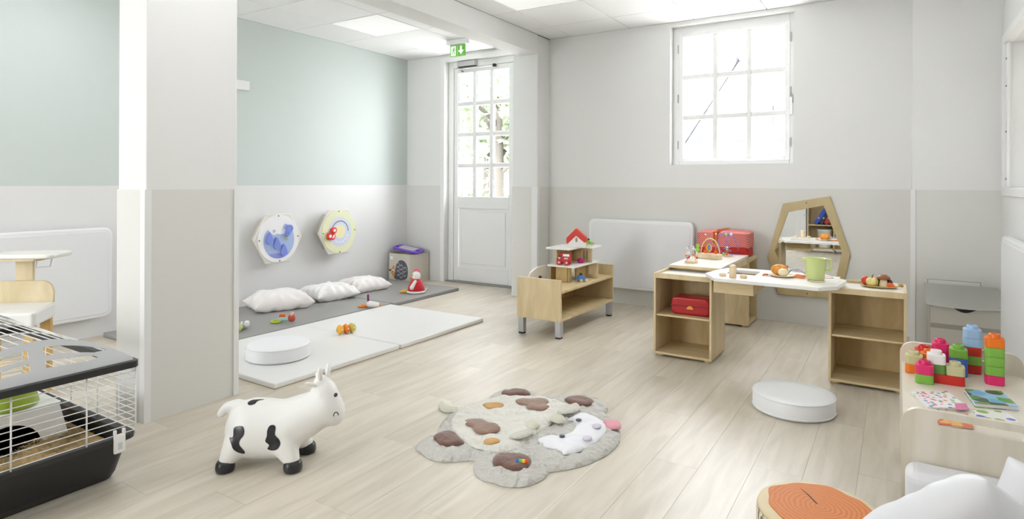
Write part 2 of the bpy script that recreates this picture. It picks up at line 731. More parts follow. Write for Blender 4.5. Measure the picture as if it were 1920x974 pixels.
# ------------------------------------------------------------------ window in the back wall
def window_main():
    y = YB + .085
    X0, X1, Z0, Z1 = WX0 + .02, WX1 - .02, WZ0 + .012, WZ1 - .025
    GX0, GX1, GZ0, GZ1 = -1.640, -.790, 1.360, 2.450
    w_ = struct('window_1', BM((X0 - .02, GX0 - .035, y, y + .06, Z0 - .012, Z1 + .03), (GX1 + .035, X1 + .02, y, y + .06, Z0 - .012, Z1 + .03), (GX0 - .035, GX1 + .035, y, y + .06, Z0 - .012, GZ0 - .03), (GX0 - .035, GX1 + .035, y, y + .06, GZ1 + .03, Z1 + .03)), TRIMW, bev=.004)
    obj('sash', BM((GX0 - .038, GX0, y - .014, y + .04, GZ0 - .033, GZ1 + .033), (GX1, GX1 + .038, y - .014, y + .04, GZ0 - .033, GZ1 + .033), (GX0, GX1, y - .014, y + .04, GZ0 - .033, GZ0), (GX0, GX1, y - .014, y + .04, GZ1, GZ1 + .033)), TRIMW, w_, bev=.004)
    cw, ch = (GX1 - GX0) / 3, (GZ1 - GZ0) / 3
    for k in (1, 2):
        obj('muntin', BM((GX0 + cw * k - .021, GX0 + cw * k + .021, y - .005, y + .03, GZ0, GZ1)), TRIMW, w_, bev=.005)
        for j in range(3):
            a = GX0 + cw * j + (.021 if j else 0)
            b = GX0 + cw * (j + 1) - (.021 if j < 2 else 0)
            obj('muntin', BM((a, b, y - .004, y + .03, GZ0 + ch * k - .021, GZ0 + ch * k + .021)), TRIMW, w_, bev=.005)
    for i in range(3):
        for j in range(3):
            obj('pane', BM((GX0 + cw * i + .012, GX0 + cw * (i + 1) - .012, y + .012, y + .016, GZ0 + ch * j + .012, GZ0 + ch * (j + 1) - .012)), GLASS, w_)
    hing = mat('hinge_grey', (176, 176, 172), .4, metal=.4)
    for x_ in (GX0 - .043, GX1 + .043):
        for z_ in (1.44, 1.86, 2.31):
            bm = bmesh.new()
            cyl(bm, (x_, y - .012, z_), .007, .075, 10)
            obj('hinge', bm, hing, w_, smooth=False)
    bm = BM((-.752, -.726, y - .012, y, 1.80, 1.87))
    h_ = obj('handle', bm, hing, w_, bev=.004)
    bm = BM((-.748, -.731, y - .045, y - .028, 1.70, 1.845), (-.745, -.734, y - .03, y - .01, 1.825, 1.842))
    obj('lever', bm, PIPE, h_, bev=.005)


window_main()


# ------------------------------------------------------------------ glazed door
def door_main():
    y = YA + .09
    X0, X1, Z1 = DX0 + .075, -3.44, 2.432
    d = struct('door_1', BM((X0, -4.245, y, y + .05, .012, Z1), (-3.555, X1, y, y + .05, .012, Z1), (-4.245, -3.555, y, y + .05, 2.372, Z1), (-4.245, -3.555, y, y + .05, .84, .972), (-4.245, -3.555, y, y + .05, .012, .17)), WHITE, bev=.004)
    obj('door_panel', BM((-4.24, -3.56, y + .018, y + .036, .165, .845)), WHITE, d)
    obj('panel_field', BM((-4.20, -3.60, y + .008, y + .02, .21, .80)), WHITE, d, bev=.008)
    xs = [-4.245, -4.015, -3.785, -3.555]
    zs = [.972, 1.322, 1.672, 2.022, 2.372]
    for x_ in xs[1:3]:
        obj('muntin', BM((x_ - .024, x_ + .024, y + .004, y + .046, .972, 2.372)), WHITE, d, bev=.004)
    for z_ in zs[1:4]:
        for j in range(3):
            a = xs[j] + (.024 if j else 0)
            b = xs[j + 1] - (.024 if j < 2 else 0)
            obj('muntin', BM((a, b, y + .005, y + .046, z_ - .024, z_ + .024)), WHITE, d, bev=.004)
    GASK = mat('pane_gasket', (120, 122, 120), .6)
    for i in range(3):
        for j in range(4):
            a = xs[i] + (.024 if i else .002)
            b = xs[i + 1] - (.024 if i < 2 else .002)
            z0 = zs[j] + (.024 if j else .002)
            z1 = zs[j + 1] - (.024 if j < 3 else .002)
            p_ = obj('pane', BM((a, b, y + .024, y + .028, z0, z1)), GLASS, d)
            obj('gasket', BM((a, a + .005, y + .012, y + .024, z0 + .01, z1 - .01)), GASK, p_)
    fr = struct('trim_1', BM((DX0, X0 - .002, y - .012, y + .06, 0, DZ1), (X1 + .003, DX1, y - .012, y + .06, 0, DZ1), (X0 - .002, X1 + .003, y - .012, y + .06, Z1 + .003, DZ1)), WHITE, bev=.005)
    struct('trim_2', BM((DX0 - .045, DX0 + .012, YA - .012, YA + .004, 0, DZ1 + .05), (DX0 + .012, DX1, YA - .012, YA + .004, DZ1 - .008, DZ1 + .05)), WHITE, bev=.003)
    struct('trim_3', BM((DX0 + .01, DX1, YA + .02, y + .06, -.001, .010)), mat('threshold_grey', (150, 150, 146), .4, metal=.5))
    c = obj('closer', BM((-4.20, -3.965, y - .075, y - .0125, 2.436, 2.496)), mat('closer_silver', (190, 190, 188), .35, metal=.3), d, bev=.004)
    obj('closer_cover', BM((-4.20, -3.965, y - .066, y - .02, 2.426, 2.437)), BLACKP, c)
    ar = BM((-4.175, -3.72, y - .05, y - .035, 2.408, 2.424))
    obj('arm', ar, mat('arm_silver', (205, 205, 203), .3, metal=.4), c, bev=.003)
    obj('arm_joint', BM((-3.735, -3.705, y - .055, y - .02, 2.398, 2.43)), BLACKP, c, bev=.003)
    bm = bmesh.new()
    cyl(bm, (-4.175, y - .03, 2.392), .007, .03, 10, 'Y')
    obj('screw', bm, BLACKP, c)


door_main()

# right wall internal window (glass, white frame)
w2 = struct('window_2', BM((XR - .012, XR + .04, RY0 - .05, RY1 + .05, RZ0 - .05, RZ0 + .004), (XR - .012, XR + .04, RY0 - .05, RY1 + .05, RZ1 - .004, RZ1 + .05), (XR - .012, XR + .04, RY1 - .004, RY1 + .05, RZ0 + .004, RZ1 - .004), (XR - .012, XR + .04, RY0 - .05, RY0 + .004, RZ0 + .004, RZ1 - .004)), TRIMW, bev=.003)
obj('bead', BM((XR + .005, XR + .02, RY1 - .045, RY1 - .005, RZ0 + .005, RZ1 - .005)), TRIMW, w2)
for z_ in (1.17, 1.48, 1.78, 1.96):
    bm = bmesh.new()
    cyl(bm, (XR - .001, RY1 - .03, z_), .006, .006, 8, 'X')
    obj('screw', bm, mat('screw_grey', (130, 130, 128), .4), w2)
obj('pane', BM((XR + .222, XR + .228, RY0, RY1, RZ0, RZ1)), GLASS, w2)
struct('wall_corridor', BM((XR + 1.7, XR + 1.8, 1.0, 7.1, 0, ZC), (XR + .2, XR + 1.7, 7.0, 7.1, 0, ZC), (XR + .2, XR + 1.7, 1.0, 1.1, 0, ZC)), WALL)
struct('ceiling_corridor', BM((XR + .3, XR + 1.8, 1.0, 7.1, ZC + .02, ZC + .15)), WALL)
FILLC = mat('fill_diffuser_corridor', (250, 252, 255), .5, emit=2.2)  # panels added to brighten the dark corridor behind the side glass
for yy in (3.0, 4.6):
    lamp_panel(XR + .75, XR + 1.35, yy, yy + .6, FILLC, 'added unseen fill panel in the corridor behind the side window', 'added fill panels of the corridor')
struct('floor_corridor', BM((XR + .3, XR + 1.8, 1.0, 7.1, -.1, -.01)), SUBF)


# ------------------------------------------------------------------ radiators
def radiator(name, label, L, h, loc, rotz, marks=False):
    """panel hangs on the wall; local x along the wall, +y towards the room"""
    r = top(name, label, 'radiator', loc, rotz)
    bm = bmesh.new()
    prism(bm, rrect(-L / 2, L / 2, 0, h, .055, 6), .028, .075, 'XZ')
    obj('casing', bm, PIPE, r, bev=.012, smooth=False, seg=3)
    bm = bmesh.new()
    prism(bm, rrect(-L / 2 + .028, L / 2 - .028, .028, h - .028, .035, 6), .074, .079, 'XZ')
    obj('front_panel', bm, mat('radiator_front', (232, 233, 235), .28), r, bev=.004, seg=2)
    for s_ in (-1, 1):
        obj('wall_bracket', BM((s_ * (L / 2 - .17) - .025, s_ * (L / 2 - .17) + .025, .006, .03, .05, h - .08)), TRIMW, r)
    if marks:
        o = obj('maker_mark', BM(*[(L / 2 - .14 + .008 * k, L / 2 - .135 + .008 * k, .079, .0795, .05, .055) for k in range(7)]), mat('mark_grey', (120, 122, 124), .5), r)


radiator('radiator', 'white panel radiator under the window, behind the low bench', 1.0, .64, (-2.0, YB, .15), PI)
radiator('radiator', 'white panel radiator on the wall below the mint paint, behind the wooden high chair', 1.25, .65, (XL, 1.59, .145), -PI / 2, True)
radiator('radiator', 'white panel radiator on the side wall next to the toy table', 1.5, .68, (XR, 3.88, .15), PI / 2)

# thermostat on the mint wall
o = obj('thermostat', BM((XL, XL + .03, 3.18, 3.36, 1.945, 2.03)), TRIMW, bev=.006)
tag(o, 'small white box on the mint wall just beyond the grey column', 'thermostat')
# ================================================================== play corner
GREYV = mat('grey_vinyl', (150, 149, 146), .38, bump=.02, bscale=90)
IVORY = mat('ivory_vinyl', (233, 232, 229), .36, bump=.02, bscale=90)
GREYD = mat('grey_vinyl_edge', (112, 108, 102), .45)


def mat_pad(label, x0, x1, y0, y1, m, me, rotz=0, piv=None):
    cx, cy = (x0 + x1) / 2, (y0 + y1) / 2
    r = top('foam_mat', label, 'mat', (cx, cy, 0), rotz)
    a, b = (x1 - x0) / 2, (y1 - y0) / 2
    obj('cover', BM((-a, a, -b, b, .002, .032)), m, r, bev=.007, seg=3)
    bm = bmesh.new()
    q = [(-a + .002, -b + .002), (a - .002, -b + .002), (a - .002, b - .002), (-a + .002, b - .002)]
    prism(bm, [(p[0] * 1.0008, p[1] * 1.0008) for p in q], .0, .006)
    obj('underside', bm, me, r)
    return r


mat_pad('long grey vinyl floor mat along the wall under the wall toys, holding two pillows', -4.87, -3.888, 2.16, 4.105, GREYV, GREYD)
mat_pad('square grey vinyl floor mat the plush hen sits on', -4.87, -3.866, 4.112, 5.095, GREYV, GREYD)
mat_pad('ivory vinyl floor mat with the round white cushion on it', -3.868, -2.85, 2.125, 3.092, IVORY, mat('ivory_under', (176, 160, 128), .6), math.radians(-1.0))
mat_pad('ivory vinyl floor mat without a cushion, its edge on the open floor', -3.860, -2.838, 3.098, 4.066, IVORY, MATS['ivory_under'])

LINEN = mat('white_cotton', (240, 238, 236), .8, bump=.12, bscale=18, sheen=.2)
PINKL = mat('pinkish_cotton', (240, 235, 232), .8, bump=.12, bscale=18, sheen=.2)


def pillow_bm(L, W, h, seed, n=26, wr=.014, pinch=.09):
    bm = bmesh.new()
    grid = {}
    for s in (1, -1):
        for i in range(n + 1):
            for j in range(n + 1):
                u, v = i / n * 2 - 1, j / n * 2 - 1
                edge = i in (0, n) or j in (0, n)
                if s == -1 and edge:
                    grid[s, i, j] = grid[1, i, j]
                    continue
                X = u * L / 2 * (1 - pinch * (1 - v * v))
                Y = v * W / 2 * (1 - pinch * (1 - u * u))
                k = max(0, (1 - u ** 4) * (1 - v ** 4)) ** .55
                k2 = max(0, 1 - max(abs(u), abs(v)) ** 3)
                z = h / 2 * k
                wv = noise.noise(Vector((X * 9 + seed, Y * 9, s * 3))) + .6 * noise.noise(Vector((X * 22 + seed, Y * 22, s)))
                ang = math.atan2(v, u)
                wv += 1.0 * (1 - k2) * math.sin(ang * 14 + seed + 3 * noise.noise(Vector((u * 2, v * 2, seed)))) * (1 if not edge else .5)
                z += wr * wv * min(1, k * 1.6 + .1)
                if s == -1:
                    z = -z * .75
                grid[s, i, j] = bm.verts.new((X, Y, z))
        for i in range(n):
            for j in range(n):
                bm.faces.new([grid[s, a, b] for a, b in ((i, j), (i + 1, j), (i + 1, j + 1), (i, j + 1))])
    return bm


def pillow(name, label, L, W, h, loc, rot, seed, m=None, group=None, floor_z=None, wr=.021):
    bm = pillow_bm(L, W, h, seed, wr=wr)
    R3 = Matrix.Rotation(rot[2], 4, 'Z') @ Matrix.Rotation(rot[1], 4, 'Y') @ Matrix.Rotation(rot[0], 4, 'X')
    shaped(bm, R3)
    if floor_z is not None:
        # let it sag: what would sink into the support is pressed flat
        zmin = min(v.co.z for v in bm.verts)
        press = .35 * abs(zmin)
        for v in bm.verts:
            v.co.z = max(v.co.z - zmin - press, 0.0005 * random.random())
        loc = (loc[0], loc[1], floor_z)
    o = obj(name, bm, m or LINEN, smooth=True, loc=loc)
    soft(o, None, 0, 1)
    return tag(o, label, 'pillow', group)


pillow('pillow', 'white pillow with a pinkish end, closest to the grey column on the grey mat', .52, .44, .19, (-4.57, 3.42, 0), (0, 0, math.radians(70)), 1.3, PINKL, floor_z=.032)
pillow('pillow', 'white pillow between two other pillows on the grey mats by the wall', .46, .42, .17, (-4.55, 3.965, 0), (0, 0, math.radians(78)), 4.1, floor_z=.032)
pillow('pillow', 'white pillow on the grey mat next to the plush hen and hedgehog box', .46, .42, .16, (-4.62, 4.46, 0), (0, 0, math.radians(84)), 7.7, PINKL, floor_z=.032)

LEATH = mat('white_leatherette', (238, 239, 240), .4, bump=.03, bscale=120)


def pouf(label, c):
    r = top('round_cushion', label, 'cushion', c)
    R_, h = .19, .088
    bm = bmesh.new()
    lathe(bm, [(R_ - .012, 0), (R_ - .002, .004), (R_, .014), (R_, h - .012), (R_ - .004, h - .003), (R_ - .014, h), (R_ * .6, h + .003), (0, h + .004)], seg=64)
    obj('cover', bm, LEATH, r, smooth=True)
    for z in (.012, h - .006):
        bm = bmesh.new()
        tube(bm, [(R_ * math.cos(a), R_ * math.sin(a), z) for a in [2 * PI * k / 64 for k in range(64)]], .0028, 6, True)
        obj('piping', bm, LEATH, r, smooth=True)


q = Zp(522, 685, .032)
d = Vector((-q.x, -q.y, 0)).normalized()
p = q - d * .19
pouf('round white cushion on the ivory mat by the grey column', (p.x, p.y, .0325))
q = Zp(1487, 793, 0)
d = Vector((-q.x, -q.y, 0)).normalized()
p = q - d * .19
pouf('round white cushion on the bare floor in front of the open shelf unit', (p.x, p.y, .0005))

# ------------------------------------------------------------------ hexagonal wall toys
HEXW = mat('pale_hex_board', (224, 221, 212), .45)
BLU1 = mat('print_blue', (172, 190, 226), .4)
BLU2 = mat('print_deep_blue', (150, 158, 226), .4)
BLU3 = mat('drop_blue', (128, 146, 222), .35)
SCREW = mat('screw_brown', (120, 112, 100), .4, metal=.5)


def hexboard(label, cy, cz):
    """local x along the wall (world +Y), local y away from the wall (world +X): built in YZ, x = depth"""
    r = top('wall_activity_board', label, 'wall toy', (XL, cy, cz))
    R_ = .263
    hp = lambda R0: [(R0 * math.cos(math.radians(60 * k)), R0 * math.sin(math.radians(60 * k))) for k in range(6)]
    bm = bmesh.new()
    prism(bm, hp(R_ * .78), .0, .10, 'YZ')
    obj('backing_box', bm, mat('hex_box_side', (206, 200, 188), .5), r)
    bm = bmesh.new()
    prism(bm, hp(R_), .10, .12, 'YZ')
    obj('hex_plate', bm, HEXW, r, bev=.018, seg=3)
    for k in range(4):
        a = math.radians(90 * k + 2)
        bm = bmesh.new()
        cyl(bm, (.124, .207 * math.cos(a), .207 * math.sin(a)), .007, .003, 10, 'X')
        obj('screw', bm, SCREW, r)
    return r


def disc(par, name, pts, x0, x1, m, bev=0):
    bm = bmesh.new()
    prism(bm, pts, x0, x1, 'YZ')
    return obj(name, bm, m, par, bev=bev)


h1 = hexboard('hexagonal wall toy with blue raindrops on a white disc', 3.60, .61)
disc(h1, 'disc', circ(0, 0, .218, 48), .120, .125, mat('hex_white_disc', (242, 242, 242), .4))
pond = [(-.135, .03), (-.125, .075), (-.105, .085), (-.09, .06), (-.065, .03), (-.04, .035), (-.01, .04), (.04, .035), (.08, .05), (.09, .075)]
pond += circ(.0, -.03, .168, 18, a0=35, a1=-215)
pond = [p for p in pond if True]
disc(h1, 'printed_pond', spl(circ(0, -.02, .165, 22, a0=28, a1=-208) + [(-.118, .085), (-.09, .05), (-.05, .035), (-.02, .045), (.02, .035), (.07, .045)], 3), .1252, .1262, BLU1)
disc(h1, 'printed_water', circ(0, -.02, .163, 14, a0=-45, a1=-135), .1264, .127, BLU2)
drop = lambda cx, cz, s: spl([(cx - .004 * s, cz + .068 * s), (cx + .02 * s, cz + .03 * s), (cx + .036 * s, cz - .012 * s), (cx + .026 * s, cz - .042 * s), (cx, cz - .052 * s), (cx - .026 * s, cz - .042 * s), (cx - .036 * s, cz - .012 * s), (cx - .024 * s, cz + .03 * s)], 4)
for a, b in ((-.105, .0), (-.03, -.05), (.045, -.115)):
    disc(h1, 'raindrop', drop(a, b, .92), .1262, .145, BLU3, bev=.002)
disc(h1, 'cloud_knob', circ(.103, .085, .036, 20), .1262, .148, BLU3, bev=.002)
disc(h1, 'cloud_knob', circ(.085, .045, .03, 20), .1262, .147, BLU3, bev=.002)
disc(h1, 'printed_dot', circ(.07, .105, .026, 18), .1252, .1257, BLU1)
disc(h1, 'printed_dot', circ(-.055, .07, .027, 18), .1264, .1268, MATS['hex_white_disc'])
disc(h1, 'printed_dot', circ(-.055, .07, .015, 18), .1269, .1272, mat('print_lilac', (190, 186, 214), .4))
disc(h1, 'hole', circ(.075, -.005, .022, 18), .1264, .1268, mat('hole_grey', (168, 172, 166), .6))

h2 = hexboard('hexagonal wall toy with yellow disc, curved track and red car', 4.315, .625)
disc(h2, 'disc', circ(0, 0, .218, 48), .120, .125, mat('hex_lime_disc', (228, 231, 192), .4))
disc(h2, 'printed_ring', circ(.01, 0, .150, 40), .1252, .1256, mat('print_lavender', (212, 220, 240), .4))
disc(h2, 'printed_centre', circ(.01, 0, .070, 32), .1258, .1262, mat('print_yellow', (240, 234, 188), .4))
for k in range(6):
    a = math.radians(-25 - 23 * k)
    c_, s_ = math.cos(a), math.sin(a)
    ctr = Vector((.01 + .108 * c_, .108 * s_))
    t_, n_ = Vector((-s_, c_)), Vector((c_, s_))
    disc(h2, 'printed_dash', [tuple(ctr + t_ * i + n_ * j) for i, j in ((-.014, -.007), (.014, -.007), (.014, .007), (-.014, .007))], .1258, .1262, MATS['hex_white_disc'])
arc = [(.01 + .115 * math.cos(math.radians(a)), .115 * math.sin(math.radians(a))) for a in range(0, 171, 10)]
arc2 = [(.01 + .101 * math.cos(math.radians(a)), .101 * math.sin(math.radians(a))) for a in range(170, -1, -10)]
disc(h2, 'track_slot', arc + arc2, .1258, .1264, mat('slot_grey', (150, 152, 140), .6))
car = disc(h2, 'car', rrect(-.165, -.07, -.075, .0, .025), .127, .15, mat('toy_red', (226, 60, 48), .35), bev=.003)
disc(car, 'wheel', circ(-.145, -.035, .03, 18), .151, .16, MATS['toy_red'], .002)
disc(car, 'wheel', circ(-.09, .02, .03, 18), .127, .16, MATS['toy_red'], .002)
disc(car, 'hub', circ(-.145, -.035, .016, 14), .160, .162, MATS['hex_white_disc'])
disc(car, 'hub', circ(-.09, .02, .016, 14), .160, .162, MATS['hex_white_disc'])
disc(car, 'window_print', [(-.115, -.06), (-.085, -.055), (-.08, -.02), (-.1, -.03)], .1505, .152, MATS['hex_white_disc'])

# ------------------------------------------------------------------ hedgehog storage box
CANV = mat('canvas_beige', (205, 199, 186), .85, bump=.1, bscale=200)
CANVI = mat('canvas_inside', (150, 146, 136), .9)
HG = mat('hedgehog_grey', (88, 90, 104), .7)
HB = mat('hedgehog_tan', (196, 146, 84), .7)
r = top('storage_box', 'beige canvas storage box printed with a grey hedgehog, standing in the corner', 'storage box', (-4.73, 5.285, .0005))
a, b, hh, t = .155, .165, .325, .006
obj('body', BM((-a, a, -b, -b + t, 0, hh), (-a, a, b - t, b, 0, hh - .01), (-a, -a + t, -b + t, b - t, 0, hh), (a - t, a, -b + t, b - t, 0, hh - .005), (-a + t, a - t, -b + t, b - t, 0, .01)), CANV, r, bev=.002)
yf = -b - .0008


def flat(par, name, pts, m, y=yf, dy=.0007):
    bm = bmesh.new()
    prism(bm, pts, y - dy, y, 'XZ')
    return obj(name, bm, m, par)


hog = flat(r, 'hedgehog_print', spl([(-.075, .05), (-.06, .12), (-.045, .19), (-.01, .24), (.04, .255), (.09, .235), (.125, .18), (.13, .11), (.11, .055), (.05, .035), (-.02, .035)], 4), HG)
flat(hog, 'face_print', spl([(-.135, .135), (-.11, .16), (-.075, .19), (-.062, .12), (-.075, .055), (-.11, .085)], 4), HB, yf - .0008)
flat(hog, 'eye_print', circ(-.088, .128, .017, 14), MATS['hex_white_disc'], yf - .0016)
flat(hog, 'pupil_print', circ(-.090, .122, .009, 12), RUBBER, yf - .0024)
flat(hog, 'nose_print', circ(-.137, .132, .012, 12), RUBBER, yf - .0016)
for k in range(4):
    zz = .225 - .045 * k
    x0 = -.04 + .004 * k
    bm = bmesh.new()
    n_ = 6
    up_ = [(x0 + .027 * i, zz - .012 * i + (.016 if i % 2 else -.012)) for i in range(n_ + 1)]
    up_ = [p for p in up_ if (p[0] - .03) ** 2 / .0095 + (p[1] - .14) ** 2 / .012 < 1]
    if len(up_) > 1:
        for (p1_, p2_) in zip(up_, up_[1:]):
            vs = [bm.verts.new((p_[0], yf - .0009, p_[1] + dz_)) for p_, dz_ in ((p1_, -.0045), (p2_, -.0045), (p2_, .0045), (p1_, .0045))]
            bm.faces.new(vs)
        obj('zigzag_print', bm, CANV, hog)
flat(r, 'yellow_band', [(-.152, .002), (.06, .002), (.06, .024), (-.152, .03)], mat('mustard_print', (222, 172, 60), .7))
for xx in (-.04, -.03, .03, .04):
    flat(hog, 'leg_print', [(xx, .02), (xx + .004, .02), (xx + .004, .042), (xx, .042)], HG)
flat(r, 'fabric_label', [(-.135, .255), (-.095, .255), (-.095, .29), (-.135, .29)], MATS['hex_white_disc'])
# drawing board and other toys stuck into the box
r2 = top('drawing_board', 'purple toy drawing board sticking out of the hedgehog box', 'toy', (-4.71, 5.25, .352), math.radians(12))
PUR = mat('purple_plastic', (112, 66, 196), .35)
bm = bmesh.new()
prism(bm, rrect(-.17, .17, -.10, .10, .05, 6), 0, .022)
fo = obj('frame', shaped(bm, Matrix.Translation((0, 0, .005)) @ Matrix.Rotation(math.radians(9), 4, 'Y') @ Matrix.Rotation(math.radians(6), 4, 'X')), PUR, r2, bev=.008, seg=3)
bm = bmesh.new()
prism(bm, rrect(-.10, .10, -.065, .07, .01, 3), .0225, .0245)
obj('screen', shaped(bm, Matrix.Translation((0, 0, .005)) @ Matrix.Rotation(math.radians(9), 4, 'Y') @ Matrix.Rotation(math.radians(6), 4, 'X')), mat('screen_grey', (190, 190, 188), .4), r2)
for s in (-1, 1):
    bm = bmesh.new()
    cyl(bm, (s * .135, -.02, .021), .022, .006, 16)
    obj('knob', shaped(bm, Matrix.Translation((0, 0, .005)) @ Matrix.Rotation(math.radians(9), 4, 'Y') @ Matrix.Rotation(math.radians(6), 4, 'X')), mat('purple_dark', (70, 40, 130), .4), r2)
bm = bmesh.new()
lathe(bm, [(.0, .0), (.075, .01), (.095, .07), (.09, .09), (.06, .10), (0, .102)], seg=20)
o = obj('toy_bowl', bm, mat('pale_lime', (196, 200, 140), .5), smooth=True, loc=(-4.755, 5.255, .212))
tag(o, 'pale green toy bowl under the purple drawing board in the hedgehog box', 'toy')
bm = bmesh.new()
tube(bm, [(0, 0, 0), (0, 0, .24), (.02, 0, .31), (.05, 0, .335), (.08, 0, .325)], [.02, .02, .024, .026, .018], 10)
o = obj('toy_club', bm, BLACKP, smooth=True, loc=(-4.80, 5.41, .0115))
tag(o, 'dark rounded toy club poking out at the back of the hedgehog box', 'toy')

# ------------------------------------------------------------------ plush hen
q = Zp(777, 551, .032)
r = top('plush_hen', 'plush hen in a red dress with a pink comb, sitting on the grey mat', 'soft toy', (q.x - .02, q.y + .05, .0325), math.radians(-150))
FELT = lambda n, c: mat(n, c, .9, sheen=.4, bump=.15, bscale=160)
bm = bmesh.new()
lathe(bm, [(.0, 0), (.075, .003), (.09, .02), (.082, .06), (.062, .105), (.045, .13), (.03, .142), (0, .145)], seg=24)
obj('dress', bm, FELT('felt_red', (196, 22, 44)), r, smooth=True)
bm = bmesh.new()
lathe(bm, [(.075, .0), (.095, .004), (.098, .014), (.09, .024), (.08, .026)], seg=24)
obj('hem', bm, FELT('felt_white', (240, 238, 232)), r, smooth=True)
bm = bmesh.new()
ell(bm, (0, 0, .165), (.042, .04, .05), 3)
hd = obj('head', bm, FELT('felt_white', 0), r, smooth=True)
bm = bmesh.new()
for k in range(3):
    ell(bm, (.016 - .018 * k, 0, .216 + (.005 if k == 1 else 0)), (.013, .008, .018))
obj('comb', bm, FELT('felt_pink', (226, 96, 124)), hd, smooth=True)
bm = bmesh.new()
lathe(bm, [(.018, 0), (.014, .02), (0, .045)], (.034, 0, .15), 12, 'X')
obj('beak', bm, FELT('felt_orange', (236, 140, 50)), hd, smooth=True)
for s in (-1, 1):
    bm = bmesh.new()
    ell(bm, (.03, s * .03, .175), .005)
    obj('eye', bm, RUBBER, hd, smooth=True)
    bm = bmesh.new()
    caps(bm, (.0, s * .05, .118), .018, (.028, s * .075, .06), .024)
    soft(obj('wing', bm, FELT('felt_white', 0), r, smooth=True), .006, 3)
    bm = bmesh.new()
    caps(bm, (.07, s * .03, .018), .013, (.12, s * .035, .014), .012)
    for da in (-.5, 0, .5):
        caps(bm, (.12, s * .035, .014), .011, (.15, s * .035 + .03 * da, .011), .009, 3)
    soft(obj('foot', bm, FELT('felt_yellow', (216, 178, 84)), r, smooth=True), .005, 2)
bm = bmesh.new()
caps(bm, (-.085, 0, .02), .012, (-.11, 0, .045), .006)
obj('tail', bm, FELT('felt_white', 0), r, smooth=True)


# ------------------------------------------------------------------ small soft toys on the mats
def bead_caterpillar():
    q = Zp(645, 627, .032)
    r = top('caterpillar_rattle', 'orange and green beaded caterpillar rattle on the ivory mat seam', 'rattle', (q.x, q.y + .02, .0325), math.radians(75))
    for k, c in enumerate(((236, 172, 60), (238, 130, 40), (206, 190, 90))):
        bm = bmesh.new()
        lathe(bm, [(.0, -.024), (.020, -.022), (.031, -.011), (.035, 0), (.031, .011), (.020, .022), (0, .024)], (-.046 + .046 * k, 0, .035), 18, 'X')
        bd = obj('bead', bm, mat('bead_%d' % k, c, .6), r, smooth=True)
        bm = bmesh.new()
        for a in range(6):
            ell(bm, (-.046 + .046 * k, .033 * math.cos(a), .035 + .033 * math.sin(a)), .006, 1)
        obj('dots', bm, mat('bead_dot', (240, 228, 180), .6), bd, smooth=True, kind='stuff')
    bm = bmesh.new()
    tube(bm, [(-.074, 0, .035), (.074, 0, .035)], .008, 8)
    obj('axle', bm, FELT('felt_green', (150, 176, 110)), r, smooth=True)


bead_caterpillar()


def ring_rattle(name, label, px, py, rot, cols, z0=.0325):
    q = Zp(px, py, z0)
    r = top(name, label, 'rattle', (q.x, q.y, z0), rot)
    bm = bmesh.new()
    tube(bm, [(-.05 + .034 * math.cos(a), .034 * math.sin(a), .008) for a in [2 * PI * k / 20 for k in range(20)]], .008, 8, True)
    obj('ring', bm, mat('ring_' + name, cols[0], .45), r, smooth=True)
    bm = bmesh.new()
    caps(bm, (-.02, .01, .022), .018, (.045, -.005, .026), .016)
    soft(obj('body', bm, FELT('tb_' + name, cols[1]), r, smooth=True), .006, 3)
    bm = bmesh.new()
    ell(bm, (.07, -.01, .036), (.03, .028, .034))
    hd = obj('head', bm, FELT('th_' + name, cols[2]), r, smooth=True)
    for s in (-1, 1):
        bm = bmesh.new()
        ell(bm, (.072, -.01 + s * .022, .066), (.01, .008, .013))
        obj('ear', bm, FELT('te_' + name, cols[3]), hd, smooth=True)
    bm = bmesh.new()
    bx(bm, -.035, .015, .02, .055, .018, .062)
    soft(obj('tail_block', bm, FELT('tk_' + name, cols[4]), r, bev=.012), None, 0)


ring_rattle('fox_rattle', 'orange fox rattle with a lime green ring on the grey mat', 530, 605, math.radians(40), ((190, 208, 70), (166, 206, 196), (196, 84, 60), (236, 190, 180), (214, 110, 50)))
ring_rattle('mouse_rattle', 'pale teal and lime soft rattle half hidden by the grey column', 452, 619, math.radians(-40), ((206, 208, 170), (150, 196, 186), (196, 206, 120), (232, 230, 226), (236, 234, 230)))


def bird_toy():
    q = Zp(693, 577, .0325)
    r = top('soft_bird', 'small white soft bird with a purple tuft and orange feet on the grey mat', 'soft toy', (q.x, q.y, .0325), math.radians(25))
    bm = bmesh.new()
    caps(bm, (0, 0, .03), .03, (.07, .01, .026), .02)
    bd = soft(obj('body', bm, FELT('felt_white', 0), r, smooth=True), .006, 3)
    bm = bmesh.new()
    caps(bm, (-.012, 0, .05), .011, (-.014, 0, .105), .012)
    soft(obj('tuft', bm, FELT('felt_purple', (120, 50, 92)), r, smooth=True), .005, 2)
    bm = bmesh.new()
    caps(bm, (-.03, .0, .012), .012, (-.09, -.03, .01), .01)
    caps(bm, (-.03, .03, .012), .012, (-.08, .035, .01), .01)
    soft(obj('feet', bm, FELT('felt_orange', 0), r, smooth=True), .005, 2)
    bm = bmesh.new()
    ell(bm, (.09, .012, .024), (.012, .01, .012))
    obj('beak', bm, FELT('felt_orange', 0), r, smooth=True)


bird_toy()
# ================================================================== hopping cow
COWW = mat('cow_vinyl', (240, 239, 235), .35, spec=.4)
COWB = mat('cow_black', (38, 38, 42), .3)
KC = .00216
cw0 = CP + CF * 2.47 + CR0 * ((495 - 960) / FPX * 2.47)
cow = top('hopping_cow', 'white inflatable hopping cow with black patches and black hooves', 'ride-on toy', (cw0.x, cw0.y, .0005), YAW)


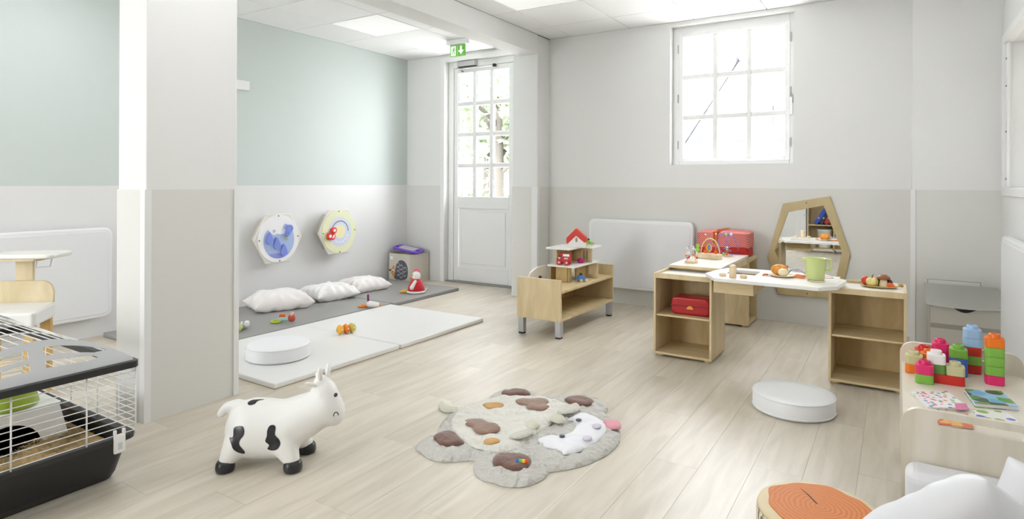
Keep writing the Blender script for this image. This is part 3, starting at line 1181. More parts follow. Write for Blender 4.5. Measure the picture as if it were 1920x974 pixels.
def cl(x, y):
    """crop pixel (zoom of the cow) -> local x, z in the middle plane"""
    return ((380 + x / 3.747 - 495) * KC, (867.5 - 660 - y / 3.747) * KC)


bm = bmesh.new()
ell(bm, (-.025, 0, .136), (.122, .110, .120), 3)
ell(bm, (.06, 0, .134), (.115, .106, .116), 3)
caps(bm, (.09, 0, .145), .105, (.245, 0, .222), .076, 10)
caps(bm, (.245, 0, .285), .054, (.275, 0, .205), .060, 8)
caps(bm, (.236, 0, .318), .036, (.25, 0, .28), .052, 6)
ell(bm, (.285, 0, .190), (.046, .05, .045), 3)
for s in (-1, 1):
    caps(bm, (-.075, s * .055, .10), .058, (-.108, s * .083, .042), .032, 7)
    caps(bm, (.105, s * .055, .10), .056, (.147, s * .080, .042), .032, 7)
caps(bm, (-.10, 0, .225), .03, (-.145, 0, .222), .021, 6)
caps(bm, (-.145, 0, .222), .021, (-.172, 0, .190), .019, 5)
ell(bm, (.018, 0, .135), (.11, .108, .119), 3)
cb = soft(obj('body', bm, COWW, cow, smooth=True), .0065, 26)
for s in (-1, 1):
    for x_, y_ in ((-.112, .086), (.151, .083)):
        bm = bmesh.new()
        lathe(bm, [(.026, 0), (.034, .004), (.037, .016), (.035, .032), (.030, .041), (.02, .046)], (x_, s * y_, 0), 24)
        hf = obj('hoof', bm, COWB, cow, smooth=True)
    bm = bmesh.new()
    ell(bm, (0, 0, .024), (.011, .015, .034), 2)
    soft(obj('horn', shaped(bm, Matrix.Translation((.238 + .008 * (s + 1), s * .022, .338)) @ Matrix.Rotation(s * -.25, 4, 'X')), COWW, cow, smooth=True), None, 0, 1)
    bm = bmesh.new()
    ell(bm, (0, 0, .022), (.014, .009, .030), 2)
    soft(obj('ear', shaped(bm, Matrix.Translation((.222, s * .036, .318)) @ Matrix.Rotation(s * -1.0, 4, 'X') @ Matrix.Rotation(-.6, 4, 'Y')), COWW, cow, smooth=True), None, 0, 1)
cd = Vector((0, 1, -.41)).normalized()
frm = (-cd * .6, (1, 0, 0), (0, 0, 1), cd)
bpy.context.view_layer.update()
pat1 = [(300, 548), (330, 533), (365, 535), (380, 565), (375, 598), (352, 628), (348, 660), (375, 700), (370, 718), (340, 712), (310, 690), (292, 652), (273, 612), (300, 605)]
pat2 = [(530, 562), (543, 530), (570, 525), (585, 545), (583, 590), (610, 620), (622, 655), (600, 690), (560, 696), (530, 685), (545, 660), (520, 635), (530, 600)]
pat3 = [(345, 372), (360, 352), (400, 346), (445, 344), (410, 356), (402, 380), (370, 390)]
for k, pt in enumerate((pat1, pat2, pat3)):
    decal(cb, [tuple(v) for v in spl([cl(*q) for q in pt], 3)], frm, 'patch', COWB, cow, .006)
frm2 = (-cd * .6 + Vector((0, 0, 0)), (1, 0, 0), (0, 0, 1), cd)
decal(cb, [tuple(v) for v in spl([cl(950 + 9 * math.cos(a), 313 + 16 * math.sin(a)) for a in [k * PI / 4 for k in range(8)]], 2)], frm2, 'eye', COWB, cow, .003)
arc = [cl(965 + 16 * math.cos(math.radians(a)), 458 - 28 * math.sin(math.radians(a))) for a in range(10, 191, 20)]
arc2 = [cl(965 + 11 * math.cos(math.radians(a)), 458 - 22 * math.sin(math.radians(a))) for a in range(190, 9, -20)]
decal(cb, arc + arc2, frm2, 'nostril', COWB, cow, .004)

# ================================================================== cow rug
def rg(x, y, z=.012):
    v = Zp(760 + x / 4.428, 710 + y / 4.428, z)
    return (v.x, v.y)


RUGG = mat('rug_grey_cotton', (204, 202, 195), .85, bump=.9, bscale=30, bdist=.03)
RUGC = mat('rug_cream_fleece', (226, 223, 213), .95, bump=.8, bscale=45, bdist=.02, sheen=.3)
RUGB = mat('rug_brown_plush', (112, 78, 64), .9, var=.15, vscale=30, bump=.4, bscale=60, sheen=.4)
RUGBL = mat('rug_mid_brown_plush', (142, 110, 92), .9, var=.12, vscale=30, bump=.4, bscale=60, sheen=.4)
RUGT = mat('rug_tan_plush', (206, 164, 108), .9, var=.1, vscale=30, bump=.3, bscale=60)
RUGF = mat('rug_white_felt', (236, 236, 240), .85, bump=.2, bscale=60)
rug_c = rg(950, 480)
rug = top('cow_rug', 'padded cow-shaped play rug with brown patches lying on the floor', 'rug', (rug_c[0], rug_c[1], 0))
outl = [(85, 570), (110, 520), (180, 480), (255, 460), (275, 400), (310, 345), (370, 290), (430, 270), (500, 235), (590, 205), (690, 165), (720, 130), (800, 95), (900, 82), (1000, 90), (1080, 115), (1130, 150), (1200, 155), (1300, 140), (1420, 140), (1530, 150), (1620, 180), (1675, 220), (1680, 250), (1660, 280), (1700, 320), (1740, 370), (1780, 420), (1785, 480), (1770, 530), (1700, 600), (1600, 660), (1480, 710), (1350, 740), (1250, 755), (1190, 765), (1170, 800), (1100, 845), (1000, 880), (900, 885), (800, 875), (740, 850), (660, 835), (590, 790), (565, 730), (575, 670), (540, 665), (480, 670), (400, 675), (300, 675), (220, 660), (160, 630), (130, 600)]


def rugpart(name, pts, z0, h, m, step=.016, edge=.012, wr=.003, ws=26, seed=0, n=3, par=None):
    o = [tuple(v) for v in spl([rg(*p) for p in pts], n)]
    bm = puff(o, z0, h, step, edge, wr, ws, seed)
    return obj(name, bm, m, par or rug, world=True, smooth=True)


rugpart('padded_base', outl, .0045, .022, RUGG, .011, .018, .012, 34, 1)
body = [(383, 430), (385, 370), (430, 310), (500, 265), (600, 225), (700, 195), (820, 172), (950, 170), (1080, 178), (1200, 195), (1300, 225), (1370, 255), (1330, 290), (1280, 340), (1220, 400), (1150, 450), (1080, 490), (1000, 560), (940, 610), (860, 640), (760, 640), (620, 620), (540, 590), (460, 540), (410, 490)]
rb = rugpart('fleece_body', body, .028, .013, RUGC, .011, .016, .012, 20, 3)
face = [(1100, 545), (1130, 530), (1200, 510), (1280, 515), (1340, 500), (1390, 470), (1420, 410), (1380, 380), (1340, 380), (1400, 340), (1470, 325), (1560, 345), (1620, 375), (1655, 410), (1668, 450), (1655, 490), (1610, 540), (1540, 590), (1450, 635), (1380, 655), (1310, 665), (1300, 640), (1220, 615), (1150, 595)]
fc = rugpart('face', face, .029, .016, RUGF, .011, .016, .008, 20, 5)
for pts in ([(230, 525), (270, 488), (340, 470), (400, 480), (440, 520), (490, 570), (440, 585), (360, 597), (290, 585), (255, 555)],
            [(725, 730), (735, 690), (780, 655), (860, 660), (950, 660), (1010, 680), (1045, 715), (1040, 750), (1000, 785), (930, 803), (860, 795), (800, 770), (750, 765)],
            [(798, 155), (815, 130), (870, 125), (940, 115), (1010, 130), (1038, 155), (1020, 170), (930, 170), (850, 176)],
            [(1320, 205), (1350, 185), (1430, 172), (1510, 185), (1560, 215), (1555, 240), (1510, 258), (1430, 255), (1360, 232)]):
    rugpart('foot_patch', pts, .031, .010, RUGB, .013, .01, .005, 22, 9)
for pts in ([(915, 235), (970, 218), (1050, 222), (1110, 216), (1170, 225), (1190, 248), (1170, 268), (1197, 290), (1165, 315), (1090, 322), (1020, 305), (1000, 280), (940, 265)],
            [(487, 425), (510, 402), (570, 394), (640, 398), (690, 425), (750, 435), (790, 470), (765, 500), (700, 517), (620, 520), (575, 500), (555, 465), (510, 450)]):
    rugpart('back_patch', pts, .0455, .006, RUGBL, .013, .01, .004, 22, 11)
for pts in ([(640, 275), (680, 260), (760, 255), (815, 268), (795, 295), (720, 304), (665, 295)], [(650, 585), (680, 565), (740, 558), (780, 575), (770, 600), (700, 610), (660, 603)]):
    rugpart('tan_patch', pts, .0455, .006, RUGT, .013, .01, .003, 22, 13)
rugpart('tongue', [(1645, 380), (1700, 372), (1760, 380), (1790, 410), (1785, 440), (1730, 448), (1680, 452), (1660, 420)], .028, .010, mat('rug_pink', (226, 160, 172), .8), .012, .01, .002)
for pts in ([(1262, 350), (1300, 318), (1370, 285), (1430, 278), (1452, 310), (1420, 340), (1350, 355), (1290, 358)], [(865, 545), (920, 525), (1000, 500), (1060, 498), (1062, 520), (1010, 555), (940, 572), (880, 565)]):
    rugpart('ear', pts, .050, .016, mat('rug_ear', (214, 211, 200), .9, bump=.6, bscale=40, bdist=.02), .012, .012, .005, 40, 17)
for pts in ([(1200, 395), (1230, 376), (1290, 375), (1330, 395), (1320, 420), (1270, 427), (1220, 412)], [(1000, 440), (1030, 418), (1080, 422), (1115, 445), (1090, 472), (1040, 470)]):
    rugpart('horn', pts, .044, .024, mat('rug_horn', (214, 212, 194), .9), .01, .012, .003)
for cx_, cy_ in ((1438, 411), (1302, 550)):
    rugpart('eye', [(cx_ + 24 * math.cos(k * PI / 4), cy_ + 11 * math.sin(k * PI / 4)) for k in range(8)], .050, .003, mat('rug_eye', (86, 88, 98), .5), .008, .004, 0, n=2, par=fc)
for cx_, cy_ in ((1590, 462), (1510, 565)):
    rugpart('nostril', [(cx_ + 38 * math.cos(k * PI / 4), cy_ + 20 * math.sin(k * PI / 4)) for k in range(8)], .049, .003, mat('rug_nostril', (214, 208, 220), .8), .009, .004, 0, n=2, par=fc)
rugpart('tail', [(500, 235), (440, 250), (400, 232), (340, 200), (290, 205), (275, 225), (300, 255), (350, 270), (400, 268), (440, 290), (490, 262)], .006, .042, mat('rug_tail', (230, 229, 214), .95, bump=.5, bscale=60), .012, .02, .008, 40, 21)
bm = bmesh.new()
pts3 = [Vector((*rg(920, 680, .045), .042)), Vector((*rg(1020, 686, .045), .042))]
tc_ = [(56, 110, 190), (110, 190, 90), (236, 200, 60), (226, 70, 40)]
rt = top('ribbon_tag', 'short rainbow striped ribbon lying on the brown foot patch of the rug', 'ribbon', tuple(pts3[0]))
for k in range(4):
    a_, b_ = pts3[0].lerp(pts3[1], k / 4), pts3[0].lerp(pts3[1], (k + 1) / 4)
    bm = bmesh.new()
    tube(bm, [a_, b_], .009, 8)
    obj('stripe', bm, mat('ribbon_%d' % k, tc_[k], .6), rt, world=True)

# ================================================================== low bench with doll house
bn = top('toy_bench', 'low birch toy bench on four grey metal legs', 'bench', (-2.235, 4.385, 0))
X0, X1, Y0, Y1 = -2.415, -2.045, 3.90, 4.87
obj('end_panel', BM((X0, X1, Y0, Y0 + .018, .125, .428)), BIRCH, bn, True, bev=.003)
obj('end_panel', BM((X0, X1, Y1 - .018, Y1, .125, .436)), BIRCH, bn, True, bev=.003)
obj('shelf', BM((X0, X1, Y0 + .018, Y1 - .018, .125, .143)), BIRCHX, bn, True, bev=.002)
obj('shelf', BM((X0, X1, Y0 + .018, Y1 - .018, .328, .346)), BIRCHX, bn, True, bev=.002)
obj('back_panel', BM((X0 + .002, X0 + .014, Y0 + .018, Y1 - .018, .143, .328)), BIRCHD, bn, True)
for lx, ly in ((X0 + .008, Y0 + .005), (X1 - .05, Y0 + .005), (X1 - .05, Y1 - .055), (X0 + .008, Y1 - .055)):
    lg = obj('leg', BM((lx, lx + .045, ly, ly + .045, .012, .125)), ALU, bn, True, bev=.003)
    obj('foot', BM((lx + .003, lx + .042, ly + .003, ly + .042, .0005, .012)), RUBBER, lg, True)
hs = top('doll_garage', 'wooden two-storey toy garage with a red-roofed house front on the bench', 'toy house', (-2.2, 4.45, .3465))
z1, z2 = .470, .602
obj('wall', BM((-2.36, -2.346, 4.30, 4.66, .347, z1)), BIRCHD, hs, True, bev=.002)
obj('wall', BM((-2.30, -2.20, 4.30, 4.312, .347, z1)), BIRCHD, hs, True, bev=.002)
obj('wall', BM((-2.20, -2.188, 4.312, 4.36, .347, z1)), BIRCHD, hs, True, bev=.002)
obj('wall', BM((-2.20, -2.188, 4.44, 4.62, .347, z1)), BIRCHD, hs, True, bev=.002)


def frame_wall(par, x0, x1, y0, y1, z0, z3, holes):
    """thin wall in XZ with window holes, made of strips"""
    bm = bmesh.new()
    xs = x0
    for hx0, hx1, hz0, hz1 in holes:
        bx(bm, xs, hx0, y0, y1, z0, z3)
        bx(bm, hx0, hx1, y0, y1, z0, hz0)
        bx(bm, hx0, hx1, y0, y1, hz1, z3)
        xs = hx1
    bx(bm, xs, x1, y0, y1, z0, z3)
    return obj('window_wall', bm, BIRCH, par, True, bev=.001)


frame_wall(hs, -2.205, -2.085, 4.625, 4.637, .347, z1, [(-2.165, -2.13, .375, .445)])
obj('floor_plate', BM((-2.345, -2.105, 4.24, 4.72, z1, z1 + .014)), PALE, hs, True, bev=.002)
obj('wall', BM((-2.30, -2.288, 4.30, 4.60, z1 + .014, z2)), BIRCHD, hs, True, bev=.002)
obj('wall', BM((-2.288, -2.12, 4.56, 4.572, z1 + .014, z2)), BIRCHD, hs, True, bev=.002)
frame_wall(hs, -2.20, -2.10, 4.545, 4.557, z1 + .014, z2, [(-2.178, -2.163, .505, .575), (-2.15, -2.135, .505, .575)])
bm = bmesh.new()
prism(bm, [(-2.375, 4.27), (-2.165, 4.27), (-2.165, 4.49), (-2.075, 4.49), (-2.075, 4.68), (-2.30, 4.68), (-2.30, 4.56), (-2.375, 4.56)], z2, z2 + .014)
obj('roof_plate', bm, PALE, hs, True, bev=.002)
gf = Yp(1058, 464, 4.42)
zr = z2 + .014
xa, xb = -2.262, -2.108
bm = bmesh.new()
prism(bm, [(xa, zr), (xb, zr), (xb, .678), ((xa + xb) / 2, .735), (xa, .665)], 4.43, 4.45, 'XZ')
gbl = obj('house_front', bm, PALE, hs, True, bev=.001)
bm = bmesh.new()
prism(bm, [(xa - .008, .640), (xa + .004, .640), ((xa + xb) / 2, .708), (xb - .002, .655), (xb + .008, .66), (xb + .008, .70), ((xa + xb) / 2, .765), (xa - .008, .685)], 4.422, 4.456, 'XZ')
obj('red_roof', bm, mat('toy_roof_red', (206, 46, 34), .4), gbl, True, bev=.002)
bm = bmesh.new()
prism(bm, rrect(-2.19, -2.174, .655, .69, .0075, 4), 4.427, 4.4299, 'XZ')
obj('attic_window', bm, mat('hole_taupe', (150, 140, 124), .6), gbl, True)
bm = bmesh.new()
prism(bm, [(-2.39, .347), (-2.375, .347), (-2.37, .42), (-2.39, .40)], 4.0, 4.35, 'XZ')
ramp = bmesh.new()
prism(ramp, [(3.98, .3475), (4.30, .3475), (4.30, .470), (4.17, .470), (4.06, .44)], -2.40, -2.388, 'YZ')
bm.free()
obj('ramp_side', ramp, PALE, hs, True, bev=.002)


def toy_car(name, label, loc, rot, m, m2, s=1.0, z0=None):
    r = top(name, label, 'toy car', loc, rot)
    bm = bmesh.new()
    prism(bm, [(-.04 * s, .012 * s), (.04 * s, .012 * s), (.042 * s, .022 * s), (.03 * s, .03 * s), (.012 * s, .032 * s), (-.005 * s, .05 * s), (-.028 * s, .048 * s), (-.042 * s, .03 * s)], -.02 * s, .02 * s, 'XZ')
    obj('body', bm, m, r, bev=.003 * s)
    for a in (-.024, .024):
        for b in (-.026, .018):
            bm = bmesh.new()
            cyl(bm, (a * s, b * s, .0125 * s), .012 * s, .008 * s, 14, 'Y')
            obj('wheel', bm, m2, r)
    bm = bmesh.new()
    ell(bm, (-.012 * s, 0, .056 * s), (.012 * s, .012 * s, .012 * s))
    obj('driver', bm, mat('peg_dark', (50, 44, 44), .4), r, smooth=True)


CREAMW = wood('toy_beech', (224, 198, 156), (236, 216, 180), (4, 4, 8), .45)
TOYBLUE = mat('toy_blue', (84, 136, 208), .35)
toy_car('toy_car', 'blue wooden toy car on the bench shelf under the toy garage', (-2.115, 4.40, .347), math.radians(60), TOYBLUE, CREAMW, 1.05)
toy_car('toy_car', 'beige wooden toy car behind the bench end panel', (-2.29, 4.06, .347), math.radians(20), CREAMW, mat('toy_dark_red', (120, 34, 40), .4), 1.15)
toy_car('toy_car', 'light green topped toy car on the roof of the toy garage', (-2.135, 4.58, zr + .0005), math.radians(20), mat('toy_green', (132, 190, 70), .4), CREAMW, .9)
# red wooden fire engine
fe = top('toy_train', 'red wooden toy engine with white window on the middle floor of the garage', 'toy train', (-2.215, 4.285, z1 + .0145), math.radians(6))
FR = mat('engine_red', (186, 26, 32), .35)
bm = bmesh.new()
prism(bm, [(-.06, .02), (.055, .02), (.055, .092), (-.012, .094), (-.022, .092), (-.032, .10), (-.045, .075), (-.062, .05)], -.018, .018, 'XZ')
eb = obj('body', bm, FR, fe, bev=.003)
obj('window_print', BM((-.005, .048, -.0195, -.0182, .07, .088)), MATS['hex_white_disc'], eb)
for k in range(3):
    obj('grille', BM((.006 + .011 * k, .012 + .011 * k, -.0195, -.0182, .047, .06)), MATS['hex_white_disc'], eb)
for a in (-.036, .028):
    for b in (-.028, .019):
        bm = bmesh.new()
        cyl(bm, (a, b, .0215), .021, .009, 20, 'Y')
        wh = obj('wheel', bm, FR, fe)
        bm = bmesh.new()
        cyl(bm, (a, b - .002 if b < 0 else b + .009, .0215), .009, .002, 14, 'Y')
        obj('hub', bm, mat('hub_pink', (236, 190, 186), .4), wh)
bm = bmesh.new()
ell(bm, (-.034, -.022, .058), (.011, .008, .012))
obj('driver', bm, CREAMW, fe, smooth=True)
bm = bmesh.new()
ell(bm, (-.034, -.021, .068), (.012, .009, .007))
obj('driver_hair', bm, MATS['peg_dark'], fe, smooth=True)
bm = bmesh.new()
for k in range(5):
    ell(bm, (.016 * math.cos(k * 1.26), .012 * math.sin(k * 1.26), .02 + .004 * (k % 2)), .016)
ell(bm, (0, 0, .026), .018)
o = obj('toy_bush', bm, mat('toy_magenta', (206, 24, 128), .5), smooth=True, loc=(-2.165, 4.47, z1 + .0105))
tag(o, 'magenta round toy on the middle floor of the garage', 'toy')
# ================================================================== play kitchen
def unit(label, x0, x1, y0, y1, h=.545, front='-Y', shelf=.275):
    """open birch cupboard with a recessed tray top, standing on round feet; the open side faces -Y or +X"""
    r = top('shelf_unit', label, 'shelf', ((x0 + x1) / 2, (y0 + y1) / 2, 0), 0 if front == '-Y' else PI / 2)
    if front == '-Y':
        a, b = (x1 - x0) / 2, (y1 - y0) / 2
    else:
        a, b = (y1 - y0) / 2, (x1 - x0) / 2
    t = .014
    for s in (-1, 1):
        obj('side_panel', BM((min(s * a, s * (a - t)), max(s * a, s * (a - t)), -b, b, .015, h)), BIRCH, r, bev=.002)
    obj('back_panel', BM((-a + t, a - t, b - t, b, .015, h)), BIRCHD, r)
    obj('bottom', BM((-a + t, a - t, -b, b - t, .015, .03)), BIRCHX, r, bev=.002)
    obj('shelf', BM((-a + t, a - t, -b + .012, b - t, shelf - .012, shelf)), BIRCHX, r, bev=.002)
    obj('tray_rail', BM((-a + t, a - t, -b, -b + .014, h - .034, h - .001)), BIRCH, r, bev=.002)
    obj('tray_top', BM((-a + t, a - t, -b + .014, b - t, h - .030, h - .016)), PALE, r)
    for sx in (-1, 1):
        for sy in (-1, 1):
            bm = bmesh.new()
            cyl(bm, (sx * (a - .035), sy * (b - .04), .0005), .02, .0145, 18)
            obj('foot', bm, CREAMW, r)
    return r


unit('open birch shelf unit with the red toy case on its shelf', -1.352, -.978, 3.89, 4.24)
unit('open birch shelf unit topped with the plate of toy vegetables', -.328, .046, 3.89, 4.24, .548, shelf=.28)
unit('birch shelf unit against the back wall under the red lidded basket', -1.352, -.980, 5.03, 5.372, .545, '+X')

# white counter board bridging to the wall unit
ct = top('counter_board', 'white counter board with the bead mazes on it, bridging two shelf units', 'table top', (-1.16, 4.6, .5485))
obj('board', BM((-1.338, -.99, 4.165, 5.06, .5485, .568)), PALE, ct, True, bev=.002)
obj('front_edge', BM((-1.338, -.99, 4.155, 4.165, .5485, .567)), BIRCHX, ct, True, bev=.001)
obj('apron', BM((-1.30, -1.02, 4.255, 4.268, .51, .548)), BIRCHX, ct, True)
obj('apron', BM((-1.003, -.99, 4.27, 5.02, .50, .548)), BIRCH, ct, True)

# white play table with the sink
ZT = .5685
pt = top('play_sink_table', 'white play table with wooden taps and a sink, bridging two birch shelf units', 'table', (-.635, 3.97, .549))
oct_ = [(-1.02, 3.90), (-.925, 3.72), (-.36, 3.69), (-.275, 3.79), (-.248, 4.06), (-.375, 4.25), (-.94, 4.25), (-.985, 4.12)]
hx0, hx1, hy0, hy1 = -.905, -.735, 3.96, 4.15
bm = bmesh.new()
z0, z1_ = .5495, ZT
inner = [(hx0, hy0), (hx1, hy0), (hx1, hy1), (hx0, hy1)]
for z in (z0, z1_):
    vo = [bm.verts.new((p[0], p[1], z)) for p in oct_]
    vi = [bm.verts.new((p[0], p[1], z)) for p in inner]
    bm.edges.ensure_lookup_table()
    es = [bm.edges.new((vo[i], vo[(i + 1) % 8])) for i in range(8)] + [bm.edges.new((vi[i], vi[(i + 1) % 4])) for i in range(4)]
    bmesh.ops.triangle_fill(bm, edges=es, use_beauty=True)
    if z == z0:
        lo = (vo, vi)
    else:
        for A, B in ((lo[0], vo), (lo[1], vi)):
            n = len(A)
            for i in range(n):
                bm.faces.new((A[i], A[(i + 1) % n], B[(i + 1) % n], B[i]))
obj('table_top', bm, PALE, pt, True)
bxs = obj('sink_box', BM((-.945, -.715, 3.80, 3.815, .468, .549), (-.945, -.93, 3.815, 4.17, .468, .549), (-.73, -.715, 3.815, 4.17, .468, .549), (-.93, -.73, 4.155, 4.17, .468, .549), (-.93, -.73, 3.815, 4.155, .468, .48)), BIRCHX, pt, True, bev=.002)
obj('sink_basin', BM((-.928, -.732, 3.818, 4.152, .481, .487)), mat('basin_grey', (168, 166, 158), .4), bxs, True)


def tap(px, py, r_, h, name):
    q = Zp(px, py, ZT)
    bm = bmesh.new()
    lathe(bm, [(r_ * .96, 0), (r_, .002), (r_, h - r_ * .35), (r_ * .75, h - .003), (r_ * .4, h), (0, h)], (q.x, q.y, ZT), 20)
    obj(name, bm, CREAMW, pt, True, smooth=False)


tap(1374, 521, .0205, .078, 'tap')
tap(1355, 518, .0205, .02, 'tap_knob')
tap(1394, 522, .0205, .022, 'tap_knob')
q = [Zp(*p, ZT) for p in ((1497, 527), (1568, 533), (1576, 520), (1513, 515))]
bm = bmesh.new()
prism(bm, [(v.x, v.y) for v in q], ZT + .0002, ZT + .0008)
hb = obj('printed_hob', bm, mat('hob_white', (246, 245, 242), .3), pt, True)
for px, py, rr in ((1530, 528, .045), (1551, 521.5, .032)):
    c = Zp(px, py, ZT)
    bm = bmesh.new()
    tube(bm, [(c.x + rr * math.cos(a), c.y + rr * math.sin(a), ZT + .0012) for a in [2 * PI * k / 28 for k in range(28)]], .0018, 5, True)
    obj('printed_ring', bm, mat('ring_red', (196, 96, 66), .5), hb, True)


def cup():
    c = Zp(1528, 526, ZT)
    r = top('toy_jug', 'lime green plastic jug on the white play table', 'jug', (c.x, c.y + .02, ZT + .0012), math.radians(10))
    LIME = mat('lime_plastic', (202, 214, 142), .4)
    bm = bmesh.new()
    lathe(bm, [(0, 0), (.044, 0), (.05, .01), (.054, .07), (.056, .118), (.06, .125), (.060, .128), (.056, .128), (.05, .118), (.047, .02), (0, .01)], seg=28)
    obj('body', bm, LIME, r, smooth=True)
    bm = bmesh.new()
    bx(bm, .048, .085, -.012, .012, .115, .127)
    bx(bm, .074, .085, -.012, .012, .055, .115)
    bx(bm, .05, .074, -.012, .012, .055, .065)
    obj('handle', bm, LIME, r, bev=.003)
    bm = bmesh.new()
    prism(bm, [(-.054, -.02), (-.078, 0), (-.054, .02)], .11, .127)
    obj('spout', bm, LIME, r, bev=.002)


cup()


def plate(name, label, c, rx, ry, m, rot=0):
    bm = bmesh.new()
    lathe(bm, [(0, 0), (.6, 0), (.92, .45), (1, .75), (.98, .9), (.85, .6), (.55, .25), (0, .22)], seg=28)
    shaped(bm, Matrix.Rotation(rot, 4, 'Z') @ Matrix.Diagonal((rx, ry, .014, 1)))
    o = obj(name, bm, m, smooth=True, loc=c)
    return tag(o, label, 'plate')


c = Zp(1466, 519, ZT)
plate('toy_plate', 'round cream toy plate of bread and orange scraps on the play table', (c.x, c.y, ZT + .0004), .075, .07, mat('plate_cream', (236, 214, 176), .4))
BREAD = mat('bread_orange', (222, 150, 62), .6, var=.3, vscale=40)
bm = bmesh.new()
ell(bm, (0, 0, .034), (.05, .034, .034), 3)
o = obj('toy_loaf', bm, BREAD, smooth=True, loc=(c.x - .015, c.y + .01, ZT + .0045))
tag(o, 'orange striped toy bread roll on the cream toy plate', 'toy food')
bm = bmesh.new()
ell(bm, (0, 0, .022), (.03, .026, .024), 3)
o = obj('toy_egg', bm, mat('egg_cream', (238, 226, 190), .5), smooth=True, loc=(c.x + .012, c.y - .035, ZT + .008))
tag(o, 'cream toy egg in front of the bread roll on the plate', 'toy food')
for k, (dx, dy, a) in enumerate(((.095, .0, .3), (.105, -.035, -.4), (-.085, -.03, 1.1), (.125, .03, .1), (.09, .045, -.2))):
    bm = bmesh.new()
    tube(bm, [(-.03, 0, .006), (-.01, .008, .009), (.01, 0, .008), (.03, .006, .006)], [.004, .006, .006, .003], 6)
    o = obj('orange_strip', bm, mat('strip_orange', (230, 130, 70), .6), smooth=True, loc=(c.x + dx, c.y + dy, ZT + .0004))
    o.rotation_euler[2] = a
    tag(o, 'thin orange toy strip lying beside the bread plate', 'toy food', 'orange strips around the bread plate')
bm = bmesh.new()
tube(bm, [(.0, 0, .005), (.02, .01, .035), (.06, .012, .042), (.10, .01, .02), (.13, .005, .006)], .005, 6)
o = obj('lilac_cord', bm, mat('cord_lilac', (176, 176, 190), .5), smooth=True, loc=(c.x + .02, c.y + .06, ZT + .0004))
tag(o, 'grey lilac toy cord arching behind the bread plate', 'toy')

# vegetables on the wall-side unit
ZB = .5325
c = Zp(1650, 541, ZB)
c = Vector((c.x - .005, c.y + .03, ZB))
plate('toy_plate', 'oval mustard toy plate of wooden vegetables on the shelf unit', (c.x, c.y, ZB), .098, .055, mat('plate_mustard', (206, 176, 108), .5), .08)
bm = bmesh.new()
for k in range(6):
    a = k * PI / 3
    ell(bm, (.014 * math.cos(a), .014 * math.sin(a), .026), (.018, .018, .026))
o = obj('toy_pumpkin', bm, mat('gourd_yellow', (226, 206, 130), .45), smooth=True, loc=(c.x - .035, c.y - .018, ZB + .006))
tag(o, 'pale yellow ribbed toy pumpkin on the mustard plate', 'toy food')
bm = bmesh.new()
tube(bm, [(0, 0, .05), (.002, 0, .062), (.008, 0, .07)], [.004, .003, .002], 6)
st = obj('stem', bm, mat('stem_brown', (100, 96, 50), .6), o, smooth=True)
bm = bmesh.new()
ell(bm, (0, 0, .026), (.024, .022, .026), 3)
o = obj('toy_tomato', bm, mat('tomato_red', (206, 60, 44), .35), smooth=True, loc=(c.x - .068, c.y + .006, ZB + .008))
tag(o, 'red toy tomato behind the toy pumpkin on the mustard plate', 'toy food')
bm = bmesh.new()
ell(bm, (0, 0, .026), (.026, .022, .026), 3)
o = obj('toy_avocado', bm, mat('avocado_green', (92, 104, 72), .4), smooth=True, loc=(c.x - .004, c.y + .026, ZB + .006))
tag(o, 'dark green toy vegetable between the pumpkin and the mushroom', 'toy food')
mr = top('toy_mushroom', 'wooden toy mushroom with a brown cap on the mustard plate', 'toy food', (c.x + .022, c.y - .006, ZB + .006))
bm = bmesh.new()
lathe(bm, [(0, 0), (.022, 0), (.024, .008), (.019, .03), (.014, .048), (0, .05)], seg=18)
obj('stalk', bm, mat('stalk_cream', (232, 214, 176), .5), mr, smooth=True)
bm = bmesh.new()
lathe(bm, [(0, .046), (.03, .044), (.036, .05), (.03, .062), (.015, .071), (0, .073)], seg=20)
obj('cap', bm, mat('cap_brown', (150, 88, 54), .3), mr, smooth=True)
bm = bmesh.new()
ell(bm, (0, 0, .02), (.018, .014, .022), 2)
o = obj('toy_aubergine', bm, mat('aubergine', (92, 50, 66), .35), smooth=True, loc=(c.x + .05, c.y + .018, ZB + .008))
tag(o, 'dark purple toy vegetable behind the orange slice on the mustard plate', 'toy food')
bm = bmesh.new()
prism(bm, circ(0, 0, .026, 12, a0=0, a1=180), -.007, .007, 'XZ')
o = obj('toy_slice', bm, mat('slice_orange', (232, 112, 44), .45), bev=.002, loc=(c.x + .052, c.y - .014, ZB + .0085))
tag(o, 'orange half slice of toy fruit beside the mushroom', 'toy food')
bm = bmesh.new()
ell(bm, (0, 0, .013), (.016, .014, .013), 2)
o = obj('toy_radish', bm, MATS['egg_cream'], smooth=True, loc=(c.x + .080, c.y - .004, ZB + .0075))
tag(o, 'small cream toy vegetable at the end of the mustard plate', 'toy food')

# red case in the left unit
def red_case():
    r = top('toy_case', 'red plastic toy case with a yellow clasp on the birch shelf', 'toy case', (-1.135, 4.03, .2755), math.radians(3))
    RED = mat('case_red', (178, 22, 28), .3)
    bm = bmesh.new()
    prism(bm, rrect(-.125, .125, 0, .115, .035, 5), -.075, .075, 'XZ')
    obj('shell', bm, RED, r, bev=.014, seg=3)
    bm = bmesh.new()
    prism(bm, rrect(-.127, .127, .056, .062, .002, 2), -.077, .077, 'XZ')
    obj('seam', bm, mat('case_dark_red', (120, 12, 20), .35), r)
    bm = bmesh.new()
    prism(bm, circ(0, .04, .022, 10, a0=0, a1=180), -.083, -.076, 'XZ')
    obj('clasp', bm, mat('clasp_yellow', (232, 160, 40), .4), r, bev=.002)


red_case()
